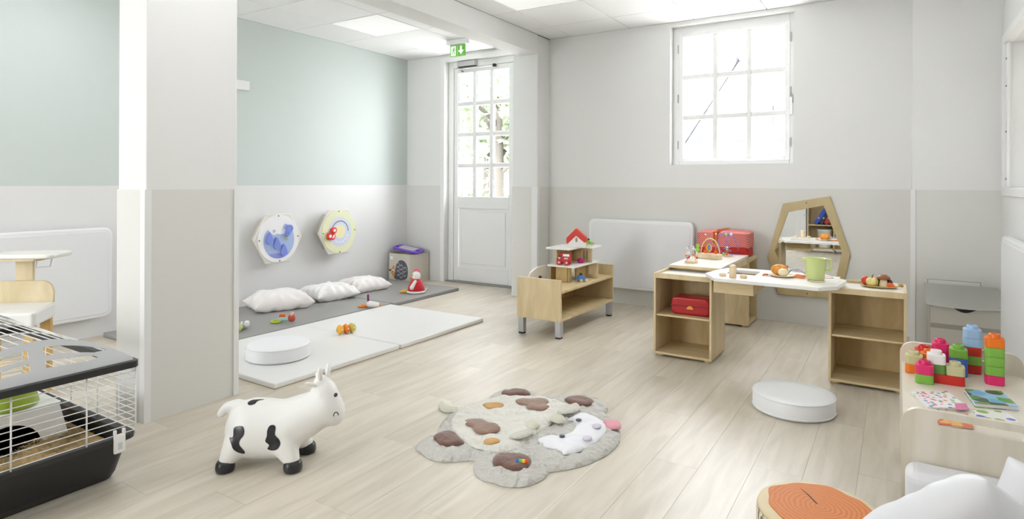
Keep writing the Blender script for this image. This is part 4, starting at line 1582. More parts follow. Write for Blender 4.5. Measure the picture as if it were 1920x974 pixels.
# red basket with checked lid
def red_basket():
    r = top('lidded_basket', 'red fabric basket with a checked lid and an orange ribbon by the wall', 'basket', (-1.20, 5.21, .5455), math.radians(2))
    bm = bmesh.new()
    prism(bm, rrect(-.20, .20, -.14, .14, .03, 4), 0, .17)
    for v in bm.verts:
        if v.co.z > .1:
            v.co.x *= .94
            v.co.y *= .94
    obj('body', bm, mat('basket_red', (196, 30, 20), .6), r, bev=.006)
    m = bpy.data.materials.new('red_check')
    m.use_nodes = True
    nt = m.node_tree
    tc = nt.nodes.new('ShaderNodeTexCoord')
    ck = nt.nodes.new('ShaderNodeTexChecker')
    ck.inputs['Scale'].default_value = 110
    ck.inputs['Color1'].default_value = lin((198, 70, 62))
    ck.inputs['Color2'].default_value = lin((226, 150, 142))
    nt.links.new(tc.outputs['Object'], ck.inputs[0])
    nt.links.new(ck.outputs[0], nt.nodes['Principled BSDF'].inputs['Base Color'])
    bm = bmesh.new()
    n = 14
    g = {}
    out = rrect(-.203, .203, -.143, .143, .03, 4)
    V, Fc, D = fill(out, .03)
    vs = [bm.verts.new((p.x, p.y, .185 + .022 * (1 - math.exp(-d_ / .05)) + .006 * noise.noise(Vector((p.x * 8, p.y * 8, 2))))) for p, d_ in zip(V, D)]
    for f in Fc:
        bm.faces.new([vs[i] for i in f])
    lo = [bm.verts.new((p[0], p[1], .085 + .02 * math.sin(p[0] * 14 + 1))) for p in out]
    for i in range(len(out)):
        j = (i + 1) % len(out)
        bm.faces.new((lo[i], lo[j], vs[j], vs[i]))
    obj('lid', bm, m, r, smooth=False)
    bm = bmesh.new()
    P_ = [(-.06, -.146, .10), (-.055, -.146, .187), (-.02, -.06, .205), (.03, .04, .212), (.07, .14, .20)]
    w_ = Vector((.022, -.012, 0))
    prev = None
    for p_ in P_:
        a_, b_ = bm.verts.new(Vector(p_) - w_ + Vector((0, -.003, .004))), bm.verts.new(Vector(p_) + w_ + Vector((0, -.003, .004)))
        if prev:
            bm.faces.new((prev[0], prev[1], b_, a_))
        prev = (a_, b_)
    bmesh.ops.solidify(bm, geom=bm.faces[:], thickness=.003)
    obj('ribbon', bm, mat('ribbon_orange', (226, 110, 24), .5), r)


red_basket()


# bead mazes
def bead(bm_c, c, r_, m, par):
    bm = bmesh.new()
    ell(bm, c, r_, 2)
    obj('bead', bm, m, par, smooth=True)


RB, OB, WB, GB, BB = (mat('bead_red', (206, 52, 34), .35), mat('bead_orange', (232, 120, 40), .35), mat('bead_white', (240, 238, 232), .4), mat('bead_green', (170, 196, 90), .4), mat('bead_blue', (110, 120, 200), .4))
WIRE = mat('steel_wire', (214, 216, 220), .25, metal=.6)
WIREB = mat('violet_wire', (122, 128, 204), .3)
CZ = .5685
c = Zp(1295, 493, CZ)
r = top('bead_maze', 'small bead maze with silver wires on a round wooden base', 'bead maze', (c.x, c.y + .015, CZ))
bm = bmesh.new()
cyl(bm, (0, 0, 0), .045, .016, 24)
obj('base', bm, CREAMW, r, bev=.002)
for k in range(3):
    bm = bmesh.new()
    a0 = k * 2.1
    pts = spl([(.035 * math.cos(a0), .035 * math.sin(a0), .016), (.04 * math.cos(a0 + .3), .04 * math.sin(a0 + .3), .06), (.02 * math.cos(a0 + 1.2), .02 * math.sin(a0 + 1.2), .105), (.03 * math.cos(a0 + 2.2), .03 * math.sin(a0 + 2.2), .09), (.02 * math.cos(a0 + 3.4), .02 * math.sin(a0 + 3.4), .115), (.035 * math.cos(a0 + 3.6), .035 * math.sin(a0 + 3.6), .05), (.035 * math.cos(a0 + 3.8), .035 * math.sin(a0 + 3.8), .016)], 6, False)
    tube(bm, pts, .0022, 6)
    obj('wire', bm, WIRE, r, smooth=True)
    for t_, m_ in ((3, RB), (7, WB), (30, OB), (26, WB)):
        bead(None, pts[min(t_, len(pts) - 1)], .008, m_, r)

c = Zp(1324, 486, CZ)
r = top('activity_arch', 'kidney-shaped wooden toy base with a cream arch, orange posts and green frog', 'toy', (c.x + .01, c.y + .04, CZ), math.radians(-8))
bm = bmesh.new()
prism(bm, [tuple(v) for v in spl([(-.10, 0), (-.085, .04), (-.04, .05), (0, .03), (.04, .035), (.08, .04), (.10, 0), (.08, -.04), (.04, -.045), (0, -.03), (-.05, -.04), (-.09, -.03)], 4)], 0, .036)
obj('base', bm, CREAMW, r, bev=.004)
bm = bmesh.new()
tube(bm, [(.01 + .072 * math.cos(math.radians(a)), 0, .036 + .115 * math.sin(math.radians(a))) for a in range(0, 181, 12)], .0045, 8)
obj('arch', bm, mat('arch_cream', (226, 210, 160), .45), r, smooth=True)
for x_, h_ in ((-.035, .14), (.045, .15)):
    bm = bmesh.new()
    tube(bm, [(x_, .02, .036), (x_, .02, .036 + h_)], .0055, 8)
    obj('post', bm, OB, r, smooth=True)
    bm = bmesh.new()
    cyl(bm, (x_, .02, .036), .011, .024, 14)
    obj('post_foot', bm, OB, r)
    bm = bmesh.new()
    ell(bm, (x_, .02, .036 + h_), .007)
    obj('post_tip', bm, WB, r, smooth=True)
bm = bmesh.new()
ell(bm, (-.085, -.005, .058), (.018, .014, .024))
ell(bm, (-.085, -.005, .085), (.017, .014, .012))
fr_ = obj('frog', bm, mat('frog_green', (160, 200, 74), .45), r, smooth=True)
for s in (-1, 1):
    bm = bmesh.new()
    ell(bm, (-.085 + s * .009, -.008, .099), .006)
    obj('eye', bm, MATS['frog_green'], fr_, smooth=True)
bm = bmesh.new()
ell(bm, (.0, .01, .08), (.016, .008, .022))
ell(bm, (.003, .01, .108), (.011, .008, .012))
obj('pendant', bm, mat('pendant_blue', (96, 150, 210), .4), r, smooth=True)
bm = bmesh.new()
tube(bm, [(.017 * math.cos(a), .004, .08 + .026 * math.sin(a)) for a in [2 * PI * k / 18 for k in range(18)]], .005, 6, True)
obj('pendant_rim', bm, mat('pendant_yellow', (236, 180, 60), .4), r, smooth=True)

c = Zp(1362, 481, CZ)
r = top('wire_maze', 'tall bead maze of twisted violet wires next to the red basket', 'bead maze', (c.x, c.y + .02, CZ))
bm = bmesh.new()
cyl(bm, (0, 0, 0), .04, .012, 24)
obj('base', bm, CREAMW, r)
bm = bmesh.new()
tube(bm, [((.022 + .01 * math.sin(k * .13)) * math.cos(k * .62), .022 * math.sin(k * .62), .012 + .0029 * k) for k in range(56)], .0022, 5)
obj('wire', bm, WIREB, r, smooth=True)
for pts in ([(-.035, 0, .012), (-.075, 0, .06), (-.085, .0, .13), (-.06, 0, .165), (-.02, 0, .17), (.03, 0, .165), (.06, 0, .13), (.085, 0, .05)], [(-.03, .02, .012), (-.06, .02, .05), (-.068, .02, .12), (-.03, .02, .178), (.03, .02, .178), (.05, .02, .14), (.06, .02, .10)], [(.03, -.02, .012), (.05, -.03, .02), (.07, -.03, .02), (.085, -.02, .014)]):
    bm = bmesh.new()
    tube(bm, spl(pts, 6, False), .0022, 6)
    obj('wire', bm, WIREB, r, smooth=True)
for q_, m_ in (((-.045, -.02, .02), RB), ((-.02, -.03, .02), GB), ((.005, -.035, .02), OB), ((0, 0, .05), GB), ((0, 0, .065), WB), ((-.01, 0, .165), GB), ((.03, 0, .17), WB)):
    bead(None, q_, .011, m_, r)

# ================================================================== mirror
def mirror():
    outer = [(1468, 382), (1556, 368.5), (1594.5, 477), (1574, 563), (1458, 552), (1439, 481)]
    inner = [(1478, 398), (1544, 386), (1579, 472), (1562, 545), (1476.5, 538), (1452, 471)]
    yw = YB - .0045
    yf_ = yw - .024
    po = [Yp(*p, yf_) for p in outer]
    pi = [Yp(*p, yf_) for p in inner]
    po = [(v.x, v.z) for v in po]
    pi = [(v.x, v.z) for v in pi]
    cx = sum(p[0] for p in po) / 6
    r = top('wall_mirror', 'irregular hexagonal mirror in a birch plywood frame on the back wall', 'mirror', (cx, yw, .25))
    bm = bmesh.new()
    rings = []
    for pts, y in ((po, yf_), (pi, yf_), (pi, yw), (po, yw)):
        rings.append([bm.verts.new((a, y, b)) for a, b in pts])
    for k in range(4):
        A, B = rings[k], rings[(k + 1) % 4]
        for i in range(6):
            bm.faces.new((A[i], A[(i + 1) % 6], B[(i + 1) % 6], B[i]))
    obj('frame', bm, wood('mirror_ply', (186, 166, 120), (204, 186, 142), (4, 4, 1.5), .45), r, True, bev=.004)
    bm = bmesh.new()
    prism(bm, [(a, b) for a, b in pi], yw - .010, yw - .004, 'XZ')
    obj('mirror_glass', bm, mat('silver_mirror', (238, 240, 240), .015, metal=1), r, True)
    for px, py in ((1512, 381), (1513, 551)):
        q = Yp(px, py, yf_)
        bm = bmesh.new()
        cyl(bm, (q.x, yf_ - .002, q.z), .006, .003, 12, 'Y')
        obj('screw', bm, SCREW, r, True)


mirror()

# ================================================================== grey lidded chest in the corner
CH = mat('chest_grey', (208, 206, 198), .55)
CHS = mat('chest_band', (168, 164, 154), .6)
r = top('storage_chest', 'grey fabric storage chest with a drooping lid in the corner', 'storage chest', (.365, 4.97, 0))
obj('body', BM((.185, .55, 4.80, 4.815, .002, .345), (.185, .55, 5.14, 5.155, .002, .40), (.185, .20, 4.815, 5.14, .002, .37), (.535, .55, 4.815, 5.14, .002, .37), (.20, .535, 4.815, 5.14, .002, .02)), CH, r, True, bev=.003)
obj('band', BM((.1855, .5495, 4.7985, 4.7998, .205, .235)), CHS, r, True)
bm = bmesh.new()
prism(bm, [(.30 + .13 * k / 10, .346 - .028 * math.sin(PI * k / 10)) for k in range(11)], 4.798, 4.7995, 'XZ')
obj('hand_slot', bm, mat('slot_dark', (50, 46, 42), .7), r, True)
obj('side_panel', BM((.181, .1845, 4.81, 5.15, .005, .33)), mat('side_shade', (180, 178, 172), .6), r, True)  # thin darker sheet standing in for the shade down the chest side
bm = bmesh.new()
n, m_ = 12, 10
g = {}
for i in range(n + 1):
    for j in range(m_ + 1):
        u, v = i / n, j / m_
        x_ = .160 + .41 * u
        y_ = 4.775 + .40 * v
        z_ = .356 + .085 * v - .012 * math.sin(PI * u) * (1 - v) + .006 * math.sin(PI * v)
        g[i, j] = bm.verts.new((x_, y_, z_))
for i in range(n):
    for j in range(m_):
        bm.faces.new((g[i, j], g[i + 1, j], g[i + 1, j + 1], g[i, j + 1]))
bmesh.ops.solidify(bm, geom=bm.faces[:], thickness=.012)
obj('lid', bm, mat('chest_lid', (222, 220, 213), .5), r, True)
# ================================================================== helpers for holed plates and prints
def holed(outer, holes, z0, z1):
    """flat plate with holes, in XY, extruded from z0 to z1"""
    bm = bmesh.new()
    rings = []
    for z in (z0, z1):
        loops = [[bm.verts.new((p[0], p[1], z)) for p in pts] for pts in [outer] + holes]
        es = []
        for L in loops:
            es += [bm.edges.new((L[i], L[(i + 1) % len(L)])) for i in range(len(L))]
        bmesh.ops.triangle_fill(bm, edges=es, use_beauty=True)
        rings.append(loops)
    for A, B in zip(*rings):
        n = len(A)
        for i in range(n):
            bm.faces.new((A[i], A[(i + 1) % n], B[(i + 1) % n], B[i]))
    return bm


def print_mat(name, base, cols, scale, cover=.5):
    """printed paper: coloured blobs on a base colour"""
    m = bpy.data.materials.new(name)
    m.use_nodes = True
    nt = m.node_tree
    b = nt.nodes['Principled BSDF']
    b.inputs['Roughness'].default_value = .25
    tc = nt.nodes.new('ShaderNodeTexCoord')
    v = nt.nodes.new('ShaderNodeTexVoronoi')
    v.inputs['Scale'].default_value = scale
    nt.links.new(tc.outputs['Object'], v.inputs['Vector'])
    sp = nt.nodes.new('ShaderNodeSeparateColor')
    nt.links.new(v.outputs['Color'], sp.inputs[0])
    r = nt.nodes.new('ShaderNodeValToRGB')
    r.color_ramp.interpolation = 'CONSTANT'
    while len(r.color_ramp.elements) < len(cols):
        r.color_ramp.elements.new(.5)
    for k, c in enumerate(cols):
        r.color_ramp.elements[k].position = k / len(cols)
        r.color_ramp.elements[k].color = lin(c)
    nt.links.new(sp.outputs[0], r.inputs[0])
    lt = nt.nodes.new('ShaderNodeMath')
    lt.operation = 'LESS_THAN'
    lt.inputs[1].default_value = cover
    nt.links.new(v.outputs['Distance'], lt.inputs[0])
    mx = nt.nodes.new('ShaderNodeMix')
    mx.data_type = 'RGBA'
    mx.inputs[6].default_value = lin(base)
    nt.links.new(lt.outputs[0], mx.inputs[0])
    nt.links.new(r.outputs[0], mx.inputs[7])
    nt.links.new(mx.outputs[2], b.inputs['Base Color'])
    return m


# ================================================================== toy table by the side wall
TZ = .392
tx0, tx1, ty0, ty1 = .012, .415, 2.15, 3.055
PLYP = wood('pale_ply', (214, 204, 184), (228, 220, 204), (7, 7, .8), .4, wscale=3)
tt = top('toy_table', 'pale plywood toy table with rounded end panels and a hand slot', 'table', ((tx0 + tx1) / 2, (ty0 + ty1) / 2, 0))


def end_panel(y0, y1, slot):
    zt = .476
    o_ = [(tx0, .0), (tx1, .0)] + [(p[0], p[1]) for p in circ(tx1 - .05, zt - .05, .05, 8, a0=0, a1=90)] + [(p[0], p[1]) for p in circ(tx0 + .05, zt - .05, .05, 8, a0=90, a1=180)]
    h_ = [rrect(.100, .300, .432, .456, .0115, 4)] if slot else []
    bm = holed(o_, h_, -y1, -y0)
    shaped(bm, Matrix.Rotation(PI / 2, 4, 'X'))
    obj('end_panel', bm, PLYP, tt, True)


end_panel(ty0, ty0 + .018, True)
end_panel(ty1 - .018, ty1, True)
obj('table_top', BM((tx0 + .006, tx1 - .006, ty0 + .018, ty1 - .018, TZ - .018, TZ)), mat('table_white_ply', (228, 220, 204), .3, var=.04, vscale=8), tt, True)
obj('lower_shelf', BM((tx0 + .01, tx1 - .01, ty0 + .018, ty1 - .018, .10, .116)), PLYP, tt, True)

# soft building blocks
BC = {'red': (206, 44, 34), 'green': (128, 182, 72), 'pink': (224, 42, 108), 'orange': (240, 122, 20), 'cream': (204, 198, 150), 'white': (238, 234, 230), 'lightblue': (158, 190, 226), 'blue': (66, 106, 200), 'darkgreen': (104, 152, 74)}
BMESH = {}
BW, BH = .058, .034


def block(color, label, x, y, z, w=BW, d=BW):
    key = (w, d)
    r = top('building_block', label, 'block', (x, y, z))
    if key not in BMESH:
        bm = bmesh.new()
        prism(bm, rrect(-w / 2, w / 2, -d / 2, d / 2, .012, 3), 0, BH)
        a = obj('body', bm, WHITE, None, bev=.002)
        bm = bmesh.new()
        n_ = max(1, round(w / BW))
        for k in range(n_):
            lathe(bm, [(.019, BH), (.018, BH + .013), (.016, BH + .015), (.011, BH + .015), (.010, BH + .008), (0, BH + .008)], ((k - (n_ - 1) / 2) * BW, 0, 0), 18)
        b = obj('stud', bm, WHITE, None, smooth=False)
        BMESH[key] = (a.data, b.data)
        for o in (a, b):
            bpy.data.objects.remove(o)
    m = mat('block_' + color, BC[color], .38)
    for nm, me in zip(('body', 'stud'), BMESH[key]):
        me2 = me.copy()
        me2.materials.clear()
        me2.materials.append(m)
        o = bpy.data.objects.new(nm, me2)
        COL.objects.link(o)
        o.parent = r
        if nm == 'body':
            md = o.modifiers.new('bevel', 'BEVEL')
            md.width = .002
            md.segments = 2
            md.limit_method = 'ANGLE'
    return r


def tower(x, y, items):
    z = TZ + .0004
    for color, label in items:
        block(color, label, x, y, z)
        z += BH + .0003


tower(.252, 3.005, [('red', 'lowest red block of the tower topped with light blue'), ('green', 'green block between two red ones in the light blue topped tower'), ('red', 'red block under the light blue blocks of a tower'), ('lightblue', 'lower light blue block of the tallest tower'), ('lightblue', 'light blue block with a bare stud on top of its tower')])
tower(.308, 2.88, [('pink', 'pink block at the foot of the tower topped with orange'), ('green', 'lowest of three green blocks, on the pink block'), ('green', 'middle one of three stacked green blocks'), ('green', 'topmost of three green blocks, under the orange block'), ('orange', 'orange block on top of three green blocks')])
tower(.088, 2.755, [('green', 'green block under a pink block, beside the patterned book'), ('pink', 'pink block on a single green block')])
tower(.058, 2.885, [('orange', 'orange block under a cream block at the table edge'), ('cream', 'cream block on an orange block at the table edge')])
tower(.110, 2.945, [('orange', 'lower orange block of the all-orange pair'), ('orange', 'upper orange block of the all-orange pair')])
tower(.092, 3.005, [('red', 'lower red block of a pair by the rear end panel'), ('red', 'upper red block of a pair by the rear end panel')])
tower(.150, 3.006, [('red', 'red block under the pink pair by the rear end panel'), ('pink', 'lower pink block of a pair by the rear end panel'), ('pink', 'upper pink block of a pair by the rear end panel')])
tower(.203, 2.935, [('blue', 'blue block under the green one behind the white block'), ('blue', 'second blue block under the green one'), ('green', 'green block on two blue blocks')])
block('red', 'long red block carrying a white stack and a cream block', .155, 2.795, TZ + .0004, BW * 2, BW)
block('darkgreen', 'dull green block between the long red block and the white one', .155 - BW / 2, 2.795, TZ + BH + .0007)
block('white', 'white block on top of the dull green block', .155 - BW / 2, 2.795, TZ + 2 * BH + .001)
block('cream', 'cream block on the end of the long red block', .155 + BW / 2, 2.795, TZ + BH + .0007)

# picture books
PAPER = mat('book_pages', (232, 230, 224), .7)


def book(label, corners, z, t, cover, rim=None):
    P4 = [Zp(*p, z) for p in corners]
    c = sum(P4, Vector()) / 4
    r = top('picture_book', label, 'book', (c.x, c.y, z))
    q = [(v.x - c.x, v.y - c.y) for v in P4]
    qi = [(a * .97, b * .97) for a, b in q]
    for k, (za, zb, pts, m, nm) in enumerate(((0, .0012, q, cover, 'cover'), (.0012, t - .0012, qi, PAPER, 'pages'), (t - .0012, t, q, cover, 'cover'))):
        bm = bmesh.new()
        prism(bm, pts, za, zb)
        obj(nm, bm, m, r)
    return r


cov1 = print_mat('cover_dots', (240, 238, 238), [(216, 120, 60), (130, 176, 120), (224, 120, 160), (120, 130, 176), (150, 100, 90), (90, 160, 190)], 55, .36)
cov2 = print_mat('cover_garden', (150, 190, 226), [(96, 150, 60), (120, 176, 214), (70, 80, 70), (110, 160, 80), (206, 222, 236), (140, 184, 220)], 22, .6)
cov3 = print_mat('cover_animals', (240, 240, 238), [(110, 116, 196), (140, 180, 90), (206, 80, 70), (236, 236, 234)], 26, .42)
b1 = book('picture book with a white cover of small coloured dots', ((1708, 738), (1776, 738), (1818, 770), (1738, 769)), TZ + .0006, .008, cov1)
book('picture book with a blue and green garden cover', ((1808, 737), (1877, 741), (1911, 771), (1828, 764)), TZ + .0006, .014, cov2)
book('white picture book with large blue and green spots against the hand slot', ((1822, 772), (1886, 776), (1912, 797), (1838, 794)), TZ + .0006, .007, cov3)
book('picture book with an orange and red cover seen through the hand slot', ((1744, 777), (1815, 781), (1826, 806), (1752, 800)), TZ + .0006, .007, print_mat('cover_orange', (222, 110, 60), [(200, 50, 40), (236, 170, 70), (216, 90, 50), (90, 140, 190)], 30, .5))
P4 = [Zp(*p, TZ + .0087) for p in ((1790, 757), (1812, 757), (1816, 769), (1792, 769))]
bm = bmesh.new()
prism(bm, [(v.x - b1.location.x, v.y - b1.location.y) for v in P4], .0081, .0088)
obj('pink_corner', bm, mat('print_pink', (222, 120, 164), .3), b1)

# ================================================================== white foam armchair and pillows
FOAM = mat('white_foam_cover', (232, 232, 234), .6, bump=.05, bscale=60)
ac = top('foam_sofa', 'low white foam sofa standing against the toy table end', 'sofa', (.27, 1.8, 0))
obj('seat', BM((.0225, .57, 1.38, 2.03, .004, .15)), FOAM, ac, True, bev=.03, seg=4)
obj('backrest', BM((.022, .57, 2.035, 2.145, .004, .33)), FOAM, ac, True, bev=.03, seg=4)
obj('armrest', BM((.495, .57, 1.38, 2.03, .152, .33)), FOAM, ac, True, bev=.03, seg=4)
SATIN = mat('white_satin', (236, 236, 240), .5, bump=.05, bscale=14)
bm = pillow_bm(.36, .36, .17, 3.3, wr=.004, pinch=.05)
P_ROT = Matrix.Rotation(math.radians(28), 4, 'Z') @ Matrix.Rotation(math.radians(-62), 4, 'X') @ Matrix.Rotation(math.radians(40), 4, 'Z')
shaped(bm, P_ROT)
zmin = min(v.co.z for v in bm.verts)
for v in bm.verts:
    v.co.z = max(v.co.z - zmin - .03, .0)
    v.co.z *= .90
o = obj('pillow', bm, SATIN, smooth=True, loc=(.125, 1.71, .1505))
soft(o, None, 0, 1)
tag(o, 'smooth white satin pillow leaning on the sofa beside the log stool', 'pillow')
bm = pillow_bm(.34, .33, .14, 8.1, wr=.004, pinch=.04)
shaped(bm, Matrix.Rotation(math.radians(-42), 4, 'Z') @ Matrix.Rotation(math.radians(70), 4, 'X'))
zmin = min(v.co.z for v in bm.verts)
for v in bm.verts:
    v.co.z = max(v.co.z - zmin - .02, .0) * .95
o = obj('pillow', bm, SATIN, smooth=True, loc=(.335, 1.90, .1505))
soft(o, None, 0, 1)
tag(o, 'white satin pillow standing in the sofa corner by the side wall', 'pillow')

# ================================================================== log stool
ls = top('log_stool', 'log-shaped soft stool with an orange tree-ring top and printed bark', 'stool', (-.17, 1.79, .0005))
m = bpy.data.materials.new('tree_rings')
m.use_nodes = True
nt = m.node_tree
tc = nt.nodes.new('ShaderNodeTexCoord')
wv = nt.nodes.new('ShaderNodeTexWave')
wv.wave_type = 'RINGS'
wv.rings_direction = 'Z'
wv.inputs['Scale'].default_value = 26
wv.inputs['Distortion'].default_value = 5
wv.inputs['Detail'].default_value = 3
wv.inputs['Detail Scale'].default_value = 1.0
nt.links.new(tc.outputs['Object'], wv.inputs[0])
cr = nt.nodes.new('ShaderNodeValToRGB')
cr.color_ramp.elements[0].color = lin((200, 110, 40))
cr.color_ramp.elements[1].color = lin((218, 130, 54))
nt.links.new(wv.outputs['Fac'], cr.inputs[0])
nt.links.new(cr.outputs[0], nt.nodes['Principled BSDF'].inputs['Base Color'])
nt.nodes['Principled BSDF'].inputs['Roughness'].default_value = .6
RINGS = m
bark = print_mat('bark_print', (214, 204, 184), [(90, 80, 66), (150, 138, 116), (120, 108, 90), (190, 180, 158)], 30, .35)
v_ = [n for n in bark.node_tree.nodes if n.type == 'TEX_VORONOI'][0]
mp = bark.node_tree.nodes.new('ShaderNodeMapping')
mp.inputs['Scale'].default_value = (2, 2, .5)
bark.node_tree.links.new([n for n in bark.node_tree.nodes if n.type == 'TEX_COORD'][0].outputs['Object'], mp.inputs[0])
bark.node_tree.links.new(mp.outputs[0], v_.inputs['Vector'])
bm = bmesh.new()
lathe(bm, [(.145, 0), (.153, .008), (.155, .03), (.155, .255), (.153, .268)], seg=64)
obj('bark_side', bm, bark, ls, smooth=True)
bm = bmesh.new()
lathe(bm, [(.153, .2682), (.150, .276), (.142, .281), (0, .283)], seg=64)
obj('pale_rim', bm, mat('sapwood', (226, 208, 172), .6), ls, smooth=True)
bm = bmesh.new()
out = [((.127 + .004 * math.sin(5 * a) + .003 * math.sin(9 * a + 1)) * math.cos(a), (.127 + .004 * math.sin(5 * a) + .003 * math.sin(9 * a + 1)) * math.sin(a)) for a in [2 * PI * k / 72 for k in range(72)]]
prism(bm, out, .279, .2845)
obj('heartwood', bm, RINGS, ls)
bm = bmesh.new()
prism(bm, [(-.005, .012), (-.03, .05), (-.055, .078), (-.033, .047), (-.009, .010)], .2846, .2852)
obj('crack', bm, mat('crack_dark', (70, 40, 24), .6), ls)

# ================================================================== small pet cage
cg = top('pet_cage', 'black and white wire pet cage with an arched roof on the floor', 'cage', (-2.93, .875, .0005))
CX0, CX1, CY0, CY1 = -3.44, -2.42, .55, 1.185
bm = bmesh.new()
rings = []
for (ins, z) in ((.11, 0), (.085, .03), (.02, .17), (.015, .185), (.022, .185), (.03, .17), (.095, .03), (.12, .012)):
    rings.append([bm.verts.new((p[0], p[1], z)) for p in rrect(CX0 + ins, CX1 - ins, CY0 + ins * .2, CY1 - ins * .2, .035, 5)])
for A, B in zip(rings, rings[1:]):
    n = len(A)
    for i in range(n):
        bm.faces.new((A[i], A[(i + 1) % n], B[(i + 1) % n], B[i]))
bm.faces.new(rings[0][::-1])
bm.faces.new(rings[-1])
obj('tray', bm, BLACKP, cg, True, smooth=False)
bm = holed(rrect(CX0 - .004, CX1 + .008, CY0 - .004, CY1 + .008, .04, 5), [rrect(CX0 + .025, CX1 - .025, CY0 + .025, CY1 - .025, .03, 5)], .172, .192)
obj('tray_lip', bm, BLACKP, cg, True, bev=.004)
bm = holed(rrect(CX0 - .01, CX1 + .018, CY0 - .01, CY1 + .012, .03, 5), [rrect(CX0 + .03, CX1 - .03, CY0 + .03, CY1 - .03, .03, 5)], .438, .462)
obj('roof_rim', bm, BLACKP, cg, True, bev=.006)
WW = mat('white_wire', (240, 240, 238), .35)


def wire(pts, r_=.0019):
    bm = bmesh.new()
    tube(bm, pts, r_, 5)
    obj('wire', bm, WW, cg, True, smooth=True)


zs = [.20 + .0245 * k for k in range(10)]
for z in zs:
    wire([(CX1, CY0, z), (CX1, CY1, z)])
    wire([(CX1, CY1, z), (CX0, CY1, z)])
    wire([(CX0, CY0, z), (CX0, CY1, z)])
for y_ in (CY0, .584, .803, 1.021, CY1):
    wire([(CX1 + .002, y_, .188), (CX1 + .002, y_, .44)], .0028)
    wire([(CX0 + .002, y_, .188), (CX0 + .002, y_, .44)], .0024)
for x_ in (-3.2, -2.95, -2.72, -2.55):
    wire([(x_, CY1 + .002, .188), (x_, CY1 + .002, .44)], .0024)
yc, hs_, rise = .885, .295, .125


def arc_z(y_):
    return .455 + rise * (1 - ((y_ - yc) / hs_) ** 2)


ys = [yc + hs_ * (-1 + 2 * k / 18) for k in range(19)]
for k in range(1, 18):
    wire([(CX0 + .03, ys[k], arc_z(ys[k])), (CX1 - .055, ys[k], arc_z(ys[k]))])
for x_ in (-3.18, -2.93, -2.68):
    wire([(x_, y_, arc_z(y_) + .002) for y_ in ys], .0024)
GREYPL = mat('grey_plastic', (206, 208, 210), .35)


def gable(xb, lean):
    o_ = [(-hs_, 0), (hs_, 0)] + [(hs_ * math.cos(math.radians(a)), .012 + rise * (1 - math.cos(math.radians(a)) ** 2)) for a in range(0, 181, 10)]
    f = lambda s, k: .012 + rise * k * (1 - (s / hs_) ** 2)
    holes = []
    for lo_, hi_, e in ((.56, .80, .20), (.22, .42, .17)):
        for sg in (-1, 1):
            aa = [.022 + (e - .022) * k / 6 for k in range(7)]
            up_ = [(sg * s, f(s, hi_)) for s in aa]
            dn = [(sg * s, f(s, lo_) if s < e - .001 else f(s, (lo_ + hi_) / 2)) for s in aa]
            dn = dn[::-1]
            dn[0] = (sg * (e + .012), f(e, (lo_ + hi_) / 2))
            holes.append(up_ + dn)
    bm = holed(o_, holes, 0, .006)
    M_ = Matrix.Translation((xb, yc, .458)) @ Matrix.Rotation(lean, 4, 'Y') @ Matrix(((0, 0, 1, 0), (1, 0, 0, 0), (0, 1, 0, 0), (0, 0, 0, 1)))
    shaped(bm, M_)
    obj('roof_gable', bm, GREYPL, cg, True)


gable(CX1 - .012, math.radians(-20))
gable(CX0 + .012, math.radians(20))
lt = obj('latch', BM((CX1 + .004, CX1 + .016, 1.105, 1.145, .135, .205)), WHITE, cg, True, bev=.006, seg=3)
obj('latch_slot', BM((CX1 + .0155, CX1 + .0168, 1.118, 1.132, .150, .175)), GREYPL, lt, True)
obj('latch_hook', BM((CX1 + .004, CX1 + .014, 1.105, 1.115, .205, .222), (CX1 + .004, CX1 + .014, 1.135, 1.145, .205, .222)), WHITE, lt, True, bev=.002)
# bedding: nobody could count the straws
bm = bmesh.new()
V, Fc, D = fill([(CX0 + .065, CY0 + .03), (CX1 - .065, CY0 + .03), (CX1 - .065, CY1 - .03), (CX0 + .065, CY1 - .03)], .035)
vs = [bm.verts.new((p.x, p.y, .120 + .03 * noise.noise(Vector((p.x * 9, p.y * 9, 0))) + .01)) for p in V]
for f in Fc:
    bm.faces.new([vs[i] for i in f])
rs = random.Random(4)
for k in range(2600):
    x_, y_ = rs.uniform(CX0 + .10, CX1 - .10), rs.uniform(CY0 + .06, CY1 - .06)
    z_ = .134 + .03 * noise.noise(Vector((x_ * 9, y_ * 9, 0))) + rs.uniform(0, .012)
    a, l, w_ = rs.uniform(0, PI), rs.uniform(.012, .03), .0012
    d_ = Vector((math.cos(a), math.sin(a), rs.uniform(-.25, .25))) * l
    s_ = Vector((-math.sin(a), math.cos(a), 0)) * w_
    c_ = Vector((x_, y_, z_))
    bm.faces.new([bm.verts.new(c_ + q) for q in (-d_ - s_, d_ - s_, d_ + s_, -d_ + s_)])
hay = obj('hay_bedding', bm, mat('hay', (176, 150, 104), .9, var=.35, vscale=60), kind='stuff')
tag(hay, 'loose hay bedding in the black tray of the pet cage', 'hay')
